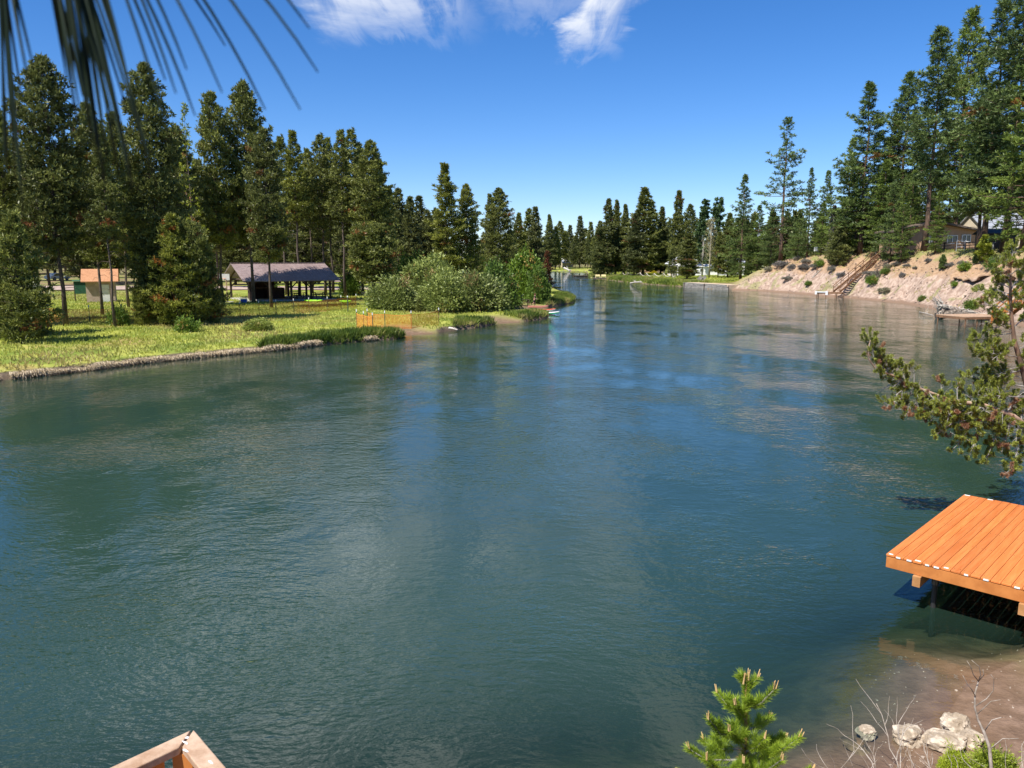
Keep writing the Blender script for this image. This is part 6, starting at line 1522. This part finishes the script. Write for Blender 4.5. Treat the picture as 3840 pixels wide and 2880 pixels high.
# dry grass hanging over the cut bank
L_pts = [P(*q).xy for q in ((-220, 1452), (0, 1425), (180, 1407), (350, 1388), (520, 1364), (700, 1346), (880, 1328), (1040, 1314), (1215, 1293), (1390, 1277), (1495, 1270))]
rng = np.random.default_rng(9); C, T, Ru, A = [], [], [], []
for a, b_ in zip(L_pts[:-1], L_pts[1:]):
    a, b_ = Vector(a), Vector(b_); Ls = (b_ - a).length; dd = (b_ - a).normalized(); s = Vector((dd.y, -dd.x))
    for k in range(int(Ls * 240)):
        q = a.lerp(b_, rng.random()); cl_ = vnoise(q.x * 1.1 + 3, q.y * 1.1, 3); 
        green = vnoise(q.x * .45, q.y * .45, 8)
        if green > .92 or (q.x > -15 and cl_ < .5): continue
        if rng.random() > .5 + cl_ * .9: continue
        off = rng.uniform(-.20, .10); q = q - s * off if False else q + s * rng.uniform(-.14, .14)
        C.append((q.x, q.y, .16 + rng.uniform(0, .26) * (.4 + cl_))); A.append((s.x * .9 + rng.normal(0, .2), s.y * .9 + rng.normal(0, .2), -1.0 + rng.normal(0, .25))); T.append(.4 + cl_ * .6 + rng.normal(0, .15)); Ru.append(.0)
V, Fq, t, r = blades(rng, np.array(C), np.array(A), 2, .27, .036, .25, np.array(T), np.array(Ru))
tag(link(bpy.data.objects.new('dry_grass', mesh_np('dry_grass', V, Fq, M_dry, {'tint': t, 'rust': r}))), kind='stuff')
# grassy far bank
rng, X, Y, Z, d = scatter(60000, 18, 62, 165, 300, 4, lambda X, Y, Z, d, wt: (d > -.1) & (wt['G'] + wt['C'] > .6) & ((d < 7) | (np.random.default_rng(5).uniform(0, 1, len(X)) < .3)) & ~((wt['C'] > .5) & (d < 6)))
edge = d < 4.5 + fbm(X * .2, Y * .2, 9) * 5
grassmesh('far_bank_grass', rng, X[edge], Y[edge], Z[edge], 3, .85, .15, .3, M_reed, np.clip(fbm(X[edge] * .3, Y[edge] * .3, 63) * 2 + .75, 0, 1), np.clip((fbm(X[edge] * .2, Y[edge] * .2, 73) - .05) * 4, 0, .6))
lawn = ~edge; grassmesh('far_lawn_grass', rng, X[lawn], Y[lawn], Z[lawn], 3, .3, .16, .4, M_grass, np.clip(fbm(X[lawn] * .3, Y[lawn] * .3, 64) * 2 + .4, 0, 1), np.zeros(lawn.sum()))
# grass along the bluff top and in tufts on the slope
rng, X, Y, Z, d = scatter(60000, 40, 110, 70, 175, 6, lambda X, Y, Z, d, wt: (wt['U'] > .7) & (((d > 9.2) & (d < 20)) | ((d > 1) & (fbm(X * .35, Y * .35, 15) > .12))))
grassmesh('bluff_grass', rng, X, Y, Z, 3, .24, .06, .45, M_grass, np.clip(fbm(X * .4, Y * .4, 65) * 2 + .55, 0, 1), np.clip((fbm(X * .25, Y * .25, 75) + .12) * 3, 0, .9))

# twigs, roots and stones littering the eroded slope
rng, X, Y, Z, d = scatter(9000, 40, 75, 70, 172, 14, lambda X, Y, Z, d, wt: (wt['U'] > .6) & (d > .3) & (d < 10) & (fbm(X * .5, Y * .3, 33) > -.06))
m = MB(); R = random.Random(12)
for x, y, z in list(zip(X, Y, Z))[:1500]:
    m.cur = R.random()
    if R.random() < .55: q = Vector((x, y, z)); e = q + Vector((R.uniform(-.8, .5), R.uniform(-.5, .5), R.uniform(-.55, .35))) * R.uniform(.3, 1.1); e.z = max(e.z, gz(e.x, e.y) + .05) if False else e.z; m.tube([q + Vector((0, 0, .06)), q.lerp(e, .5) + Vector((0, 0, .12)), e + Vector((0, 0, .1))], [.03, .025, .01], 4, False)
    else: s_ = R.uniform(.05, .2); m.blob((x, y, z), (s_, s_, s_ * .6), int(x * 10) % 9, .35, 1)
tag(m.build('slope_debris', mottled('slope_debris', (.07, .05, .04), (.36, .28, .22), 3, .95, tint=True), None), kind='stuff')

# the wood that closes the view on all sides, one mass
rng = np.random.default_rng(21); C, A, T = [], [], []; tk = []
cand = 0
while cand < 620:
    az = rng.uniform(-.92, .92); Dd = rng.uniform(215, 470) if az > .28 or az < -.06 else rng.uniform(445, 560)
    x, y = math.sin(az) * Dd, math.cos(az) * Dd
    d_ = shore_dist(np.array([x]), np.array([y]))[0][0]; cand += 1
    if d_ < 26 and Dd < 440: continue
    H_ = rng.uniform(12, 19) if az > .12 else rng.uniform(13, 19); rd = rng.uniform(2.2, 3.4); z0 = gz(x, y) if Dd < 460 else 1.2; n = 210
    u_ = rng.uniform(0, 1, n) ** 1.15; a_ = rng.uniform(0, 6.283, n); rr_ = rd * (1 - u_) ** .75 * rng.uniform(.35, 1.1, n) * (1 + .3 * np.sin(u_ * 30 + cand))
    C.append(np.stack([x + rr_ * np.cos(a_), y + rr_ * np.sin(a_), z0 + H_ * (.10 + .90 * u_)], 1)); A.append(np.stack([np.cos(a_) * .7, np.sin(a_) * .7, np.full(n, .6)], 1)); T.append(np.clip(rng.normal(.45, .12) + rng.normal(0, .15, n), 0, 1))
    tk.append((x, y, z0, H_))
C, A, T = np.concatenate(C), np.concatenate(A), np.concatenate(T)
V, Fq, t, r = blades(rng, C, A, 5, 1.15, .55, .8, T, np.zeros(len(T)))
w_ = MB()
for x, y, z0, H_ in tk: w_.tube([(x, y, z0 - .5), (x, y, z0 + H_ * .9)], [.22, .05], 4, False)
wv = np.array(w_.v); wf = np.array(w_.f); wf = np.concatenate([wf[:, [0, 1, 2]], wf[:, [0, 2, 3]]])
me = mesh_np('distant_woods', np.concatenate([V, wv]), np.concatenate([Fq, wf + len(V)]), [M_need_f, M_bark], {'tint': np.concatenate([t, np.full(len(wv), .3)]), 'rust': np.zeros(len(V) + len(wv))}, matidx=[0] * len(Fq) + [1] * len(wf))
tag(link(bpy.data.objects.new('distant_woods', me)), kind='stuff')
